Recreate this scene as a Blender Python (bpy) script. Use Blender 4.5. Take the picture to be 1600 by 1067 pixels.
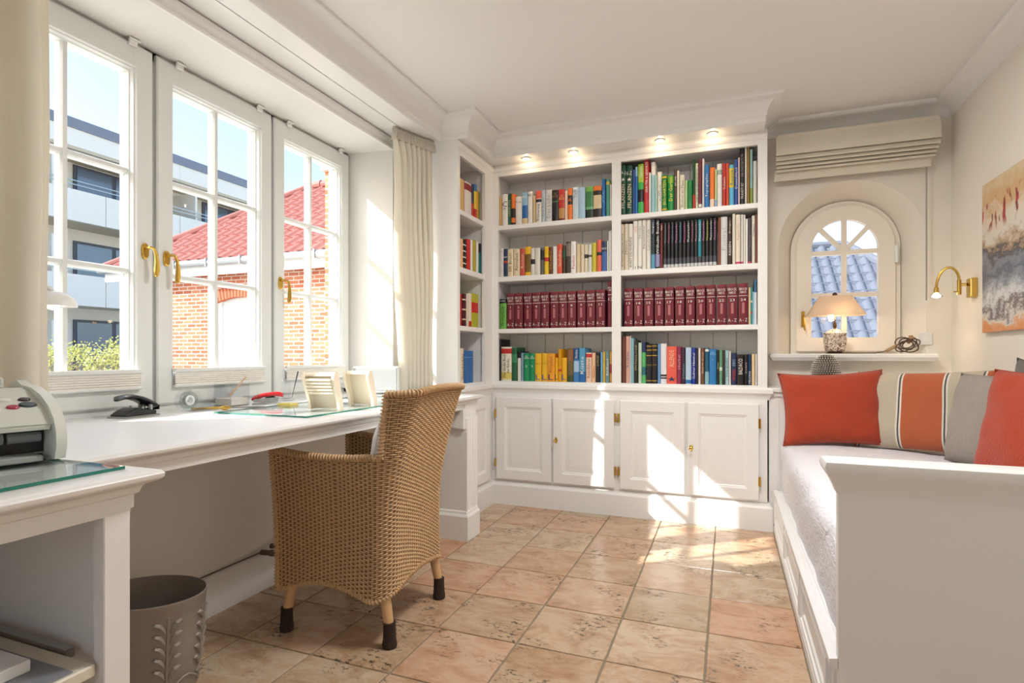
import bpy, math, random
from mathutils import Vector, Matrix
random.seed(7)
S = bpy.context.scene
COL = S.collection
for o in list(bpy.data.objects): bpy.data.objects.remove(o)

# ---------------------------------------------------------------- camera
FPX, YAW, HOR = 875.26, 0.368757, 554.2          # focal length in px, yaw left of +Y, horizon row (1600x1067)
cd = bpy.data.cameras.new('camera'); cam = bpy.data.objects.new('camera', cd); COL.objects.link(cam)
cd.sensor_width = 36; cd.lens = FPX / 1600 * 36; cd.shift_y = (HOR - 533.5) / 1600
cd.clip_start = 0.05; cd.clip_end = 300
cam.location = (0, 0, 1); cam.rotation_euler = (math.pi / 2, 0, YAW)
S.camera = cam

# ---------------------------------------------------------------- sky, sun, exposure
SUN_DIR = Vector((1.0, 0.806, -0.867)).normalized()
SUN_EL = math.asin(-SUN_DIR.z)
SUN_ROT = math.atan2(-SUN_DIR.x, -SUN_DIR.y)      # compass angle of the sun position from +Y
W = bpy.data.worlds.new('world'); S.world = W; W.use_nodes = True
wn = W.node_tree.nodes; wl = W.node_tree.links
sky = wn.new('ShaderNodeTexSky'); sky.sky_type = 'NISHITA'; sky.sun_disc = False
sky.sun_elevation = SUN_EL; sky.sun_rotation = SUN_ROT; sky.air_density = 1.0; sky.dust_density = 2.0; sky.ozone_density = 1.0
wl.new(sky.outputs[0], wn['Background'].inputs[0]); wn['Background'].inputs[1].default_value = 0.36
sl = bpy.data.lights.new('sun', 'SUN'); sl.energy = 7.0; sl.angle = 0.009; sl.color = (1, .97, .93)
so = bpy.data.objects.new('sun', sl); COL.objects.link(so); so.location = (-20, -18, 20)
so.rotation_euler = SUN_DIR.to_track_quat('-Z', 'Y').to_euler()
vs = S.view_settings
vs.view_transform = 'Standard'; vs.look = 'None'; vs.gamma = 1.0; vs.use_curve_mapping = False
vs.exposure = 0.4

# ---------------------------------------------------------------- pixel helpers (photo 1600x1067 -> direction)
_c, _s = math.cos(YAW), math.sin(YAW)
def ray(u, v):
    a = (u - 800) / FPX
    return Vector((a * _c - _s, a * _s + _c, (HOR - v) / FPX))
def onY(u, v, y): r = ray(u, v); t = y / r.y; return Vector((r.x * t, y, 1 + r.z * t))
def onX(u, v, x): r = ray(u, v); t = x / r.x; return Vector((x, r.y * t, 1 + r.z * t))
def onZ(u, v, z): r = ray(u, v); t = (z - 1) / r.z; return Vector((r.x * t, r.y * t, z))

# ---------------------------------------------------------------- materials
def lin(h):
    if isinstance(h, str):
        h = h.lstrip('#'); h = tuple(int(h[i:i + 2], 16) / 255 for i in (0, 2, 4))
    return tuple((c / 12.92 if c <= .04045 else ((c + .055) / 1.055) ** 2.4) for c in h) + (1,)
_M = {}
def mat(name, col, rough=.5, metal=0, spec=.5, bump=None, var=None, emit=None, sheen=0, trans=0):
    """principled; bump=(scale,strength[,detail]); var=(scale,amount): noise variation in value"""
    if name in _M: return _M[name]
    m = bpy.data.materials.new(name); m.use_nodes = True; _M[name] = m
    nt = m.node_tree; N = nt.nodes; L = nt.links; b = N['Principled BSDF']
    c = lin(col) if not isinstance(col, tuple) or len(col) == 3 else col
    b.inputs['Base Color'].default_value = c
    b.inputs['Roughness'].default_value = rough; b.inputs['Metallic'].default_value = metal
    b.inputs['Specular IOR Level'].default_value = spec
    if sheen: b.inputs['Sheen Weight'].default_value = sheen
    if emit: b.inputs['Emission Color'].default_value = lin(emit[0]); b.inputs['Emission Strength'].default_value = emit[1]
    if trans: b.inputs['Transmission Weight'].default_value = trans
    tc = None
    if bump or var:
        tc = N.new('ShaderNodeTexCoord')
    if var:
        n = N.new('ShaderNodeTexNoise'); n.inputs['Scale'].default_value = var[0]; n.inputs['Detail'].default_value = 4
        L.new(tc.outputs['Object'], n.inputs['Vector'])
        mx = N.new('ShaderNodeMix'); mx.data_type = 'RGBA'
        mx.inputs[6].default_value = tuple(max(0, x * (1 - var[1])) for x in c[:3]) + (1,)
        mx.inputs[7].default_value = tuple(min(1, x * (1 + var[1])) for x in c[:3]) + (1,)
        L.new(n.outputs['Fac'], mx.inputs[0]); L.new(mx.outputs[2], b.inputs['Base Color'])
    if bump:
        n = N.new('ShaderNodeTexNoise'); n.inputs['Scale'].default_value = bump[0]; n.inputs['Detail'].default_value = bump[2] if len(bump) > 2 else 3
        L.new(tc.outputs['Object'], n.inputs['Vector'])
        bp = N.new('ShaderNodeBump'); bp.inputs['Strength'].default_value = bump[1]; bp.inputs['Distance'].default_value = .01
        L.new(n.outputs['Fac'], bp.inputs['Height']); L.new(bp.outputs['Normal'], b.inputs['Normal'])
    return m
def ramp(N, stops):
    r = N.new('ShaderNodeValToRGB'); e = r.color_ramp.elements
    while len(e) < len(stops): e.new(.5)
    for i, (p, c) in enumerate(stops):
        e[i].position = p; e[i].color = lin(c) if isinstance(c, str) else c
    return r
def m_glass(name, tint=(1, 1, 1, 1), refl=1.0, rough=0.0):
    if name in _M: return _M[name]
    m = bpy.data.materials.new(name); m.use_nodes = True; _M[name] = m
    N = m.node_tree.nodes; L = m.node_tree.links; N.remove(N['Principled BSDF'])
    t = N.new('ShaderNodeBsdfTransparent'); t.inputs[0].default_value = tint
    g = N.new('ShaderNodeBsdfGlossy'); g.inputs['Roughness'].default_value = rough
    f = N.new('ShaderNodeFresnel'); f.inputs[0].default_value = 1.45
    mu = N.new('ShaderNodeMath'); mu.operation = 'MULTIPLY'; mu.inputs[1].default_value = refl
    ge = N.new('ShaderNodeNewGeometry'); ib = N.new('ShaderNodeMath'); ib.operation = 'SUBTRACT'; ib.inputs[0].default_value = 1; L.new(ge.outputs['Backfacing'], ib.inputs[1])
    m2 = N.new('ShaderNodeMath'); m2.operation = 'MULTIPLY'; L.new(mu.outputs[0], m2.inputs[0]); L.new(ib.outputs[0], m2.inputs[1])
    x = N.new('ShaderNodeMixShader'); L.new(f.outputs[0], mu.inputs[0]); L.new(m2.outputs[0], x.inputs[0])
    L.new(t.outputs[0], x.inputs[1]); L.new(g.outputs[0], x.inputs[2]); L.new(x.outputs[0], N['Material Output'].inputs[0])
    return m
def m_cloth(name, col, transl=.35, bump=(300, .25)):
    if name in _M: return _M[name]
    m = mat(name, col, .9, spec=.15, bump=bump, var=(14, .05))
    N = m.node_tree.nodes; L = m.node_tree.links; b = N['Principled BSDF']
    t = N.new('ShaderNodeBsdfTranslucent'); t.inputs[0].default_value = lin(col)
    x = N.new('ShaderNodeMixShader'); x.inputs[0].default_value = transl
    L.new(b.outputs[0], x.inputs[1]); L.new(t.outputs[0], x.inputs[2]); L.new(x.outputs[0], N['Material Output'].inputs[0])
    return m

PAINT = mat('white_paint', '#eeedeb', .38, bump=(60, .03))
FRAME = mat('window_paint', '#e4e6e4', .33)
WALL = mat('wall_plaster', '#ebe4d9', .85, spec=.2, bump=(180, .12))
WALLW = mat('white_plaster', '#eceae6', .85, spec=.2, bump=(180, .1))
CEIL = mat('ceiling_plaster', '#efedea', .9, spec=.2, bump=(120, .06))
BRASS = mat('brass', '#d8b25a', .22, metal=1)
STEEL = mat('steel', '#a9a9a6', .3, metal=1)
BLACK = mat('black_plastic', '#17171a', .3)
GLASS = m_glass('window_glass', (.97, .985, .98, 1), .8)
CLEAR = m_glass('clear_acrylic', (.95, .965, .97, 1), 1.6)

# ---------------------------------------------------------------- mesh building
class MB:
    def __init__(s): s.v = []; s.f = []; s.m = []; s.cm = 0
    def add(s, v, f):
        n = len(s.v); s.v += [Vector(p) for p in v]; s.f += [tuple(i + n for i in q) for q in f]; s.m += [s.cm] * len(f); return s
    def box(s, x0, x1, y0, y1, z0, z1, b=0):
        if x1 < x0: x0, x1 = x1, x0
        if y1 < y0: y0, y1 = y1, y0
        if z1 < z0: z0, z1 = z1, z0
        b = min(b, (x1 - x0) * .45, (y1 - y0) * .45, (z1 - z0) * .45)
        if b <= 0:
            return s.add([(x, y, z) for z in (z0, z1) for y in (y0, y1) for x in (x0, x1)],
                         [(0, 2, 3, 1), (4, 5, 7, 6), (0, 1, 5, 4), (2, 6, 7, 3), (0, 4, 6, 2), (1, 3, 7, 5)])
        lo = (x0, y0, z0); hi = (x1, y1, z1); V = []; ix = {}
        for cx in (0, 1):
            for cy in (0, 1):
                for cz in (0, 1):
                    cc = (cx, cy, cz)
                    for a in range(3):
                        p = [(hi[k] - b if cc[k] else lo[k] + b) if k != a else (hi[k] if cc[k] else lo[k]) for k in range(3)]
                        ix[cc, a] = len(V); V.append(p)
        F = []
        for a in range(3):
            k, l = (a + 1) % 3, (a + 2) % 3
            for sd in (0, 1):
                q = []
                for (i, j) in ((0, 0), (1, 0), (1, 1), (0, 1)):
                    cc = [0, 0, 0]; cc[a] = sd; cc[k] = i; cc[l] = j; q.append(ix[tuple(cc), a])
                F.append(tuple(q) if sd else tuple(q[::-1]))
        for a in range(3):
            k, l = (a + 1) % 3, (a + 2) % 3
            for i in (0, 1):
                for j in (0, 1):
                    c0 = [0, 0, 0]; c1 = [0, 0, 0]; c0[a] = 0; c1[a] = 1; c0[k] = c1[k] = i; c0[l] = c1[l] = j
                    c0 = tuple(c0); c1 = tuple(c1); q = (ix[c0, k], ix[c1, k], ix[c1, l], ix[c0, l])
                    F.append(q if i != j else q[::-1])
        for cc in [(i, j, k) for i in (0, 1) for j in (0, 1) for k in (0, 1)]:
            q = (ix[cc, 0], ix[cc, 1], ix[cc, 2]); F.append(q if sum(cc) % 2 else q[::-1])
        return s.add(V, F)
    def loft(s, rings, close=True, cap=True):
        n = len(rings[0]); V = [p for r in rings for p in r]; F = []
        for i in range(len(rings) - 1):
            for j in range(n if close else n - 1):
                k = (j + 1) % n; F.append((i * n + j, i * n + k, (i + 1) * n + k, (i + 1) * n + j))
        if cap and close: F.append(tuple(range(n))[::-1]); F.append(tuple((len(rings) - 1) * n + j for j in range(n)))
        return s.add(V, F)
    def lathe(s, prof, c=(0, 0, 0), n=24, sx=1, sy=1):
        return s.loft([[(c[0] + r * sx * math.cos(2 * math.pi * k / n), c[1] + r * sy * math.sin(2 * math.pi * k / n), c[2] + z) for k in range(n)] for r, z in prof])
    def tube(s, pts, r, n=8, cap=True):
        pts = [Vector(p) for p in pts]; R = r if isinstance(r, (list, tuple)) else [r] * len(pts); rings = []
        t = (pts[1] - pts[0]).normalized(); up = Vector((0, 0, 1)) if abs(t.z) < .9 else Vector((1, 0, 0))
        nx = t.cross(up).normalized()
        for i, p in enumerate(pts):
            d = (pts[min(i + 1, len(pts) - 1)] - pts[max(i - 1, 0)])
            if d.length > 1e-9: t = d.normalized()
            nx = (nx - t * nx.dot(t)); nx = nx.normalized() if nx.length > 1e-6 else t.orthogonal().normalized()
            ny = t.cross(nx)
            rings.append([p + (nx * math.cos(2 * math.pi * k / n) + ny * math.sin(2 * math.pi * k / n)) * R[i] for k in range(n)])
        return s.loft(rings, cap=cap)
    def prism(s, poly, axis, a0, a1):
        def P(p, a):
            return {'x': (a, p[0], p[1]), 'y': (p[0], a, p[1]), 'z': (p[0], p[1], a)}[axis]
        return s.loft([[P(p, a0) for p in poly], [P(p, a1) for p in poly]])
    def sweep(s, path, prof, closed=False, cap=True):
        """path: list of (x,y); prof: list of (out,z); 'out' points to the right of travel"""
        n = len(path); rings = []
        for i, p in enumerate(path):
            p = Vector(p).to_2d()
            def nrm(a, b):
                d = (Vector(b).to_2d() - Vector(a).to_2d()).normalized(); return Vector((d.y, -d.x))
            if closed or 0 < i < n - 1:
                n1 = nrm(path[i - 1], path[i]); n2 = nrm(path[i], path[(i + 1) % n]); m = (n1 + n2); m = m / max(.2, m.dot(n1))
            else: m = nrm(path[0], path[1]) if i == 0 else nrm(path[-2], path[-1])
            rings.append([(p.x + m.x * o, p.y + m.y * o, z) for o, z in prof])
        if closed: rings.append(rings[0])
        return s.loft(rings, close=True, cap=cap and not closed)
    def xf(s, M, start=0):
        for i in range(start, len(s.v)): s.v[i] = M @ s.v[i]
        return s
    def build(s, name, m, parent=None, smooth=30, loc=None):
        me = bpy.data.meshes.new(name); me.from_pydata([tuple(v) for v in s.v], [], s.f)
        for k in (m if isinstance(m, (list, tuple)) else [m]): me.materials.append(k)
        if any(s.m): me.polygons.foreach_set('material_index', s.m)
        fixn(me)
        if smooth:
            me.polygons.foreach_set('use_smooth', [True] * len(me.polygons)); me.set_sharp_from_angle(angle=math.radians(smooth))
        me.update()
        return place(name, me, parent, loc)
import bmesh
def fixn(me):
    bm = bmesh.new(); bm.from_mesh(me); bmesh.ops.recalc_face_normals(bm, faces=bm.faces); bm.to_mesh(me); bm.free()
ORG = {}
def place(name, me, parent=None, loc=None):
    """world-coordinate mesh data -> object with its origin at loc (root) or at its root's origin (parts)"""
    o = bpy.data.objects.new(name, me); COL.objects.link(o)
    if parent is not None:
        base = ORG[parent.name]; o.parent = parent
    else:
        if loc is None:
            xs = [v.co.x for v in me.vertices]; ys = [v.co.y for v in me.vertices]; zs = [v.co.z for v in me.vertices]
            loc = ((min(xs) + max(xs)) / 2, (min(ys) + max(ys)) / 2, min(zs))
        base = Vector(loc); o.location = base
    if me.users <= 1 and base.length > 0: me.transform(Matrix.Translation(-base))
    ORG[o.name] = base
    return o
def tag(o, label, cat, group=None):
    o['label'] = label; o['category'] = cat
    if group: o['group'] = group
    return o
def thing(name, label, cat, loc=(0, 0, 0), group=None):
    o = bpy.data.objects.new(name, None); COL.objects.link(o); o.location = loc; o.empty_display_size = .05
    ORG[o.name] = Vector(loc); return tag(o, label, cat, group)
def struct(o, label=None):
    o['kind'] = 'structure'
    if label: o['label'] = label
    return o
def arc(cx, cy, r, a0, a1, n):
    return [(cx + r * math.cos(math.radians(a0 + (a1 - a0) * i / n)), cy + r * math.sin(math.radians(a0 + (a1 - a0) * i / n))) for i in range(n + 1)]
_T = {}
def text_verts(body, size=1.0):
    k = body
    if k not in _T:
        cu = bpy.data.curves.new('t', 'FONT'); cu.body = body; cu.size = 1; cu.resolution_u = 1; cu.align_x = 'CENTER'; cu.align_y = 'CENTER'; cu.space_line = .85
        ob = bpy.data.objects.new('t', cu); COL.objects.link(ob)
        dg = bpy.context.evaluated_depsgraph_get(); me = bpy.data.meshes.new_from_object(ob.evaluated_get(dg))
        vs_ = [v.co.copy() for v in me.vertices]; fs = [tuple(p.vertices) for p in me.polygons]
        bpy.data.objects.remove(ob); bpy.data.curves.remove(cu); bpy.data.meshes.remove(me)
        w = max(v.x for v in vs_) - min(v.x for v in vs_); h = max(v.y for v in vs_) - min(v.y for v in vs_)
        mx = (max(v.x for v in vs_) + min(v.x for v in vs_)) / 2; my = (max(v.y for v in vs_) + min(v.y for v in vs_)) / 2
        _T[k] = ([Vector((v.x - mx, v.y - my, 0)) for v in vs_], fs, w, h)
    return _T[k]
def put_text(mb, body, c, ex, ey, w, h):
    """text centred at c, baseline direction ex, up direction ey, fitted in w x h"""
    V, F, tw, th = text_verts(body); sx = min(w / tw, 2.2 * h / th); sy = min(h / th, 1.6 * sx); sx = min(sx, 1.5 * sy)
    c = Vector(c); ex = Vector(ex); ey = Vector(ey)
    mb.add([c + ex * (v.x * sx) + ey * (v.y * sy) for v in V], F)
# ================================================================ ROOM SHELL
ZC = 2.40; XR = 1.152; YB = 3.77; XL = -1.86; XW = -2.15; YS, YE = .952, 2.80; ZS = 2.21; ZT = .775
def travertine():
    m = bpy.data.materials.new('travertine'); m.use_nodes = True; N = m.node_tree.nodes; L = m.node_tree.links; b = N['Principled BSDF']
    tc = N.new('ShaderNodeTexCoord'); oi = N.new('ShaderNodeObjectInfo')
    ml = N.new('ShaderNodeVectorMath'); ml.operation = 'SCALE'; ml.inputs[3].default_value = 37
    cb = N.new('ShaderNodeCombineXYZ'); L.new(oi.outputs['Random'], cb.inputs[0]); L.new(oi.outputs['Random'], cb.inputs[2])
    L.new(cb.outputs[0], ml.inputs[0])
    ad = N.new('ShaderNodeVectorMath'); L.new(tc.outputs['Object'], ad.inputs[0]); L.new(ml.outputs[0], ad.inputs[1])
    mp = N.new('ShaderNodeMapping'); mp.inputs['Scale'].default_value = (1, 1.7, 1); L.new(ad.outputs[0], mp.inputs[0])
    n1 = N.new('ShaderNodeTexNoise'); n1.inputs['Scale'].default_value = 7; n1.inputs['Detail'].default_value = 9; n1.inputs['Roughness'].default_value = .68; n1.inputs['Distortion'].default_value = .8
    L.new(mp.outputs[0], n1.inputs[0])
    r1 = ramp(N, [(.28, '#a8917c'), (.40, '#bfa890'), (.50, '#cbbaa5'), (.60, '#d3c8b7'), (.72, '#c3a48c')]); L.new(n1.outputs[0], r1.inputs[0])
    # per tile tint: some tiles pinker
    r2 = ramp(N, [(0, '#ead6c2'), (.25, '#fff2e6'), (.45, '#f6d6c2'), (.6, '#f3ebde'), (.8, '#f6cdb4'), (1, '#e4dccb')]); L.new(oi.outputs['Random'], r2.inputs[0])
    mu = N.new('ShaderNodeMix'); mu.data_type = 'RGBA'; mu.blend_type = 'MULTIPLY'; mu.inputs[0].default_value = 1
    L.new(r1.outputs[0], mu.inputs[6]); L.new(r2.outputs[0], mu.inputs[7])
    # pits and veins
    n2 = N.new('ShaderNodeTexNoise'); n2.inputs['Scale'].default_value = 42; n2.inputs['Detail'].default_value = 5; n2.inputs['Roughness'].default_value = .7
    L.new(mp.outputs[0], n2.inputs[0])
    n3 = N.new('ShaderNodeTexNoise'); n3.inputs['Scale'].default_value = 6; n3.inputs['Detail'].default_value = 2; L.new(ad.outputs[0], n3.inputs[0])
    s1 = N.new('ShaderNodeMapRange'); s1.inputs[1].default_value = .54; s1.inputs[2].default_value = .60; L.new(n2.outputs[0], s1.inputs[0])
    s2 = N.new('ShaderNodeMapRange'); s2.inputs[1].default_value = .50; s2.inputs[2].default_value = .64; L.new(n3.outputs[0], s2.inputs[0])
    pit = N.new('ShaderNodeMath'); pit.operation = 'MULTIPLY'; L.new(s1.outputs[0], pit.inputs[0]); L.new(s2.outputs[0], pit.inputs[1])
    mx = N.new('ShaderNodeMix'); mx.data_type = 'RGBA'; mx.inputs[7].default_value = lin('#5f5142'); L.new(pit.outputs[0], mx.inputs[0]); L.new(mu.outputs[2], mx.inputs[6])
    L.new(mx.outputs[2], b.inputs['Base Color'])
    ro = N.new('ShaderNodeMapRange'); ro.inputs[3].default_value = .12; ro.inputs[4].default_value = .30; L.new(n1.outputs[0], ro.inputs[0]); L.new(ro.outputs[0], b.inputs['Roughness'])
    bp = N.new('ShaderNodeBump'); bp.inputs['Strength'].default_value = .35; bp.inputs['Distance'].default_value = .003; bp.invert = True
    L.new(pit.outputs[0], bp.inputs['Height']); L.new(bp.outputs[0], b.inputs['Normal'])
    return m
TRAV = travertine()
GROUT = mat('grout', '#8d7f6c', .9, bump=(90, .3))
floor = struct(MB().box(XL - .4, XR + .1, -2.6, YB + .3, -.12, -.004).build('floor', GROUT, loc=(0, 0, 0)), 'beige travertine tile floor with dark grout joints')
TX, TY = .3082, .316
var = []
for k in range(4):
    b_ = MB(); rnd = random.Random(k); hx, hy = TX / 2 - .0022, TY / 2 - .0022
    pts = []
    for (ax, ay, bx_, by_) in ((-hx, -hy, hx, -hy), (hx, -hy, hx, hy), (hx, hy, -hx, hy), (-hx, hy, -hx, -hy)):
        for i in range(4):
            t = i / 4; j = rnd.uniform(0, .0022)
            px, py = ax + (bx_ - ax) * t, ay + (by_ - ay) * t
            pts.append((px - math.copysign(j, px) * (abs(px) > hx * .9), py - math.copysign(j, py) * (abs(py) > hy * .9)))
    b_.loft([[(x, y, -.010) for x, y in pts], [(x, y, -.0018) for x, y in pts], [(x * .988, y * .988, 0) for x, y in pts]])
    me = bpy.data.meshes.new('tile'); me.from_pydata([tuple(v) for v in b_.v], [], b_.f); fixn(me); me.materials.append(TRAV); var.append(me)
for i in range(-2, 8):
    for j in range(-1, 18):
        x = -1.302 + (i + .5) * TX; y = 3.082 + .316 - (j + .5) * TY
        o = bpy.data.objects.new('tile', random.choice(var)); COL.objects.link(o); o.parent = floor; o.location = (x, y, 0)
struct(MB().box(XL - .5, XR + .1, -2.6, YB + .4, ZC, ZC + .15).build('ceiling', CEIL), 'plain white plaster ceiling')
struct(MB().box(XR, XR + .12, -2.6, YB + .32, 0, ZC).build('wall_right', WALL), 'cream plastered wall on the right with painting')
# back wall with an arched, splayed window recess
AX, AR0, AR1, ASP0, ASP1 = .658, .376, .292, 1.645, 1.645     # recess centre, half width at wall face / at frame, spring heights
def arch(cx, r, z0, zs, y, n=20):
    return [(cx - r, y, z0)] + [(cx - r * math.cos(math.pi * i / n), y, zs + r * math.sin(math.pi * i / n)) for i in range(n + 1)] + [(cx + r, y, z0)]
def wall_with_arch():
    b = MB(); A = arch(AX, AR0, .985, ASP0, YB); B = arch(AX, AR1, .985, ASP1, 3.95); n = len(A)
    x0, x1 = -1.95, XR
    def outer(p):   # projection of the arch outline to the wall's rectangle
        if p[2] <= ASP0 + 1e-6: return (x0 if p[0] < AX else x1, YB, p[2])
        t = (p[0] - (AX - AR0)) / (2 * AR0); return (x0 + (x1 - x0) * t, YB, ZC)
    O = [outer(p) for p in A]
    b.loft([O, A], close=False); b.loft([A, B], close=False)
    b.add([(x0, YB, 0), (x1, YB, 0), (x1, YB, .985), (x0, YB, .985)], [(0, 1, 2, 3)])
    b.add([(x0, YB, ASP0), O[1], (x0, YB, ZC)], [(0, 1, 2)]) if False else None
    # corners above the spring line
    b.add([O[1], (x0, YB, ZC), O[2]], [(0, 1, 2)]); b.add([O[-2], (x1, YB, ZC), O[-3]], [(0, 1, 2)])
    b.add([A[0], A[-1], B[-1], B[0]], [(0, 1, 2, 3)])
    # outer leaf
    C = [(p[0], 4.05, p[2]) for p in B]; D = [(q[0], 4.05, q[2]) for q in O]
    b.loft([B, C], close=False); b.loft([C, D], close=False); b.add([(x0, 4.05, 0), (x1, 4.05, 0), (x1, 4.05, .985), (x0, 4.05, .985)], [(0, 1, 2, 3)])
    b.add([D[1], (x0, 4.05, ZC), D[2]], [(0, 1, 2)]); b.add([D[-2], (x1, 4.05, ZC), D[-3]], [(0, 1, 2)])
    return b
struct(wall_with_arch().build('wall_back', WALL), 'cream back wall with deep arched window recess')
# window wall on the left
struct(MB().box(XW - .12, XL, -2.6, 3.8, 0, .745).build('wall_left', WALLW, loc=(XL, 0, 0)), 'white wall under the window and desk')
struct(MB().box(XW - .12, XL + .01, -2.6, 3.8, ZS, ZC).build('wall_left_lintel', WALLW, loc=(XL, 0, ZS)), 'white wall strip above the windows')
b = MB(); b.prism([(XW - .12, YE), (XW, YE), (XL + .01, YE + .035), (XL + .01, 3.8), (XW - .12, 3.8)], 'z', .745, ZS)
struct(b.build('wall_left_pier', WALLW), 'white window reveal beside the gathered curtain, sunlit')
b = MB(); b.prism([(XW - .12, YS), (XW, YS), (XL + .01, YS - .035), (XL + .01, -2.6), (XW - .12, -2.6)], 'z', .745, ZS)
struct(b.build('wall_left_near', WALLW), 'white wall behind the cream curtain at the left edge')
# unseen rear wall; its opening is added to let in fill light
b = MB(); b.box(XW - .1, -1.1, -2.7, -2.6, 0, ZC); b.box(.4, XR + .1, -2.7, -2.6, 0, ZC); b.box(-1.1, .4, -2.7, -2.6, 2.1, ZC); b.box(-1.1, .4, -2.7, -2.6, 0, .9)
struct(b.build('wall_rear', WALLW), 'rear wall behind the camera with an opening added for fill light')
# ceiling lamp added as fill light for the room, unseen above the frame
cl = thing('fill_light', 'round ceiling fill light added unseen above the frame', 'lamp', (-.10, 1.95, ZC))
MB().lathe([(.001, 0), (.24, 0), (.24, -.02), (.23, -.025), (.001, -.025)], (-.10, 1.95, ZC), 32).build('base', WALLW, cl)
MB().lathe([(.23, -.025), (.22, -.04), (.17, -.055), (.09, -.062), (.001, -.064)], (-.10, 1.95, ZC), 32).build('diffuser', mat('fill_diffuser', '#ffffff', .4, emit=('#fff6ea', 3)), cl)
l = bpy.data.lights.new('fill_area', 'AREA'); l.shape = 'DISK'; l.size = .46; l.energy = 24; l.color = (1, .99, .97); lo = bpy.data.objects.new('fill_area', l); COL.objects.link(lo); lo.parent = cl; lo.location = (0, 0, -.068)
# architrave around the bay opening
b = MB(); b.sweep([(XL + .01, .2), (XL + .01, 2.95)], [(0, 2.205), (.012, 2.205), (.016, 2.215), (.010, 2.222), (.022, 2.24), (.022, 2.262), (0, 2.262)])
struct(b.build('trim_3', PAINT), 'white moulding along the edge of the window bay')
# curtain pelmet: dropped soffit with a track slot
b = MB(); b.box(XL, -1.712, -2.6, 2.965, 2.268, ZC); b.box(-1.706, -1.602, -2.6, 2.965, 2.268, ZC); b.box(-1.712, -1.706, -2.6, 2.965, 2.28, ZC)
struct(b.build('trim_2', PAINT), 'white boxed pelmet with curtain track above the window')
# crown moulding along pelmet and bookcases, and a smaller one on the other walls
CR = [(0, 2.27), (.004, 2.27), (.004, 2.296), (.010, 2.300), (.010, 2.308)] + [(.010 + .066 * (1 - math.cos(t * math.pi / 2)), 2.308 + .072 * math.sin(t * math.pi / 2)) for t in (.15, .3, .45, .6, .75, .9, 1)] + [(.082, 2.382), (.092, 2.388), (.092, ZC), (0, ZC)]
b = MB(); b.sweep([(-1.602, -2.6), (-1.602, 2.965), (-1.425, 2.965), (-1.425, 3.343), (.185, 3.343), (.185, YB)], CR)
struct(b.build('trim_1', PAINT, smooth=25), 'white crown moulding over window pelmet and bookcases')
CS = [(0, 2.318), (.008, 2.318), (.010, 2.326)] + [(.010 + .07 * (1 - math.cos(t * math.pi / 2)), 2.326 + .052 * math.sin(t * math.pi / 2)) for t in (.2, .4, .6, .8, 1)] + [(.085, 2.380), (.095, 2.386), (.095, ZC), (0, ZC)]
b = MB(); b.sweep([(.185, YB), (XR, YB), (XR, -2.6)], CS)
struct(b.build('trim_4', PAINT, smooth=25), 'cream crown moulding above arched window and right wall')
# skirting under the desk
b = MB(); b.sweep([(XL, -2.6), (XL, 2.72)], [(0, 0), (.018, 0), (.018, .135), (.012, .150), (0, .155)])
struct(b.build('baseboard_left', PAINT), 'white skirting board under the desk')

# ================================================================ LEFT WINDOWS
MB_H = [1.325, 1.712]
def make_window(idx, y0, y1, label):
    w = bpy.data.objects.new('window_%d' % idx, None); COL.objects.link(w); w.location = (XW, (y0 + y1) / 2, .79); ORG[w.name] = Vector(w.location); struct(w, label)
    g0, g1, zb, zt = y0 + .09, y1 - .09, .925, 2.095
    xi, xo = XW + .02, XW - .055
    # fixed frame
    b = MB(); b.box(XW - .11, XW, y0 - .003, y0 + .032, .78, ZS); b.box(XW - .11, XW, y1 - .032, y1 + .003, .78, ZS); b.box(XW - .11, XW, y0, y1, ZS - .035, ZS); b.box(XW - .11, XW, y0, y1, .775, .815)
    b.build('window_frame', FRAME, w)
    # sash: ring lofted with stepped glazing profile
    def rect(y_0, y_1, z_0, z_1, x): return [(x, y_0, z_0), (x, y_1, z_0), (x, y_1, z_1), (x, y_0, z_1)]
    o0, o1, p0, p1 = y0 + .008, y1 - .008, .80, ZS - .012
    steps = [(0, xo), (0, xi - .006), (.006, xi)]
    rings = [rect(o0 + i, o1 - i, p0 + i, p1 - i, x) for i, x in steps]
    ins = lambda d, x: rect(g0 - d, g1 + d, zb - d, zt + d, x)
    rings += [ins(.016, xi), ins(.012, xi - .008), ins(.008, xi - .010), ins(.004, xi - .022), ins(0, xi - .026), ins(0, xo), rings[0]]
    b = MB(); b.loft(rings, cap=False); b.build('sash', FRAME, w, smooth=20)
    ym = (g0 + g1) / 2
    def bar(poly_c, along):
        b = MB(); h = .0125
        pr = [(-h, -.026), (h, -.026), (h, .002), (h * .55, .011), (-h * .55, .011), (-h, .002)]
        if along == 'y': pr = [(p, q * .93 - .001) for p, q in pr]
        if along == 'z': b.prism([(XW - .02 + q, ym + p) for p, q in pr], 'z', zb, zt)
        else: b.prism([(XW - .02 + q, poly_c + p) for p, q in pr], 'y', g0, g1) if False else b.loft([[(XW - .02 + q, g0, poly_c + p) for p, q in pr], [(XW - .02 + q, g1, poly_c + p) for p, q in pr]])
        b.build('muntin', FRAME, w)
    bar(0, 'z')
    for z in MB_H: bar(z, 'y')
    zz = [zb] + MB_H + [zt]
    for (a, c) in ((g0, ym), (ym, g1)):
        for k in range(3):
            MB().box(XW - .036, XW - .030, a, c, zz[k], zz[k + 1]).build('pane', GLASS, w, smooth=0)
    return w
W1 = make_window(1, .952, 1.570, 'white six-pane casement window nearest the curtain at left')
W2 = make_window(2, 1.570, 2.190, 'white six-pane casement window in the middle of the three')
W3 = make_window(3, 2.190, 2.800, 'white six-pane casement window next to the sunlit reveal')
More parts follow.
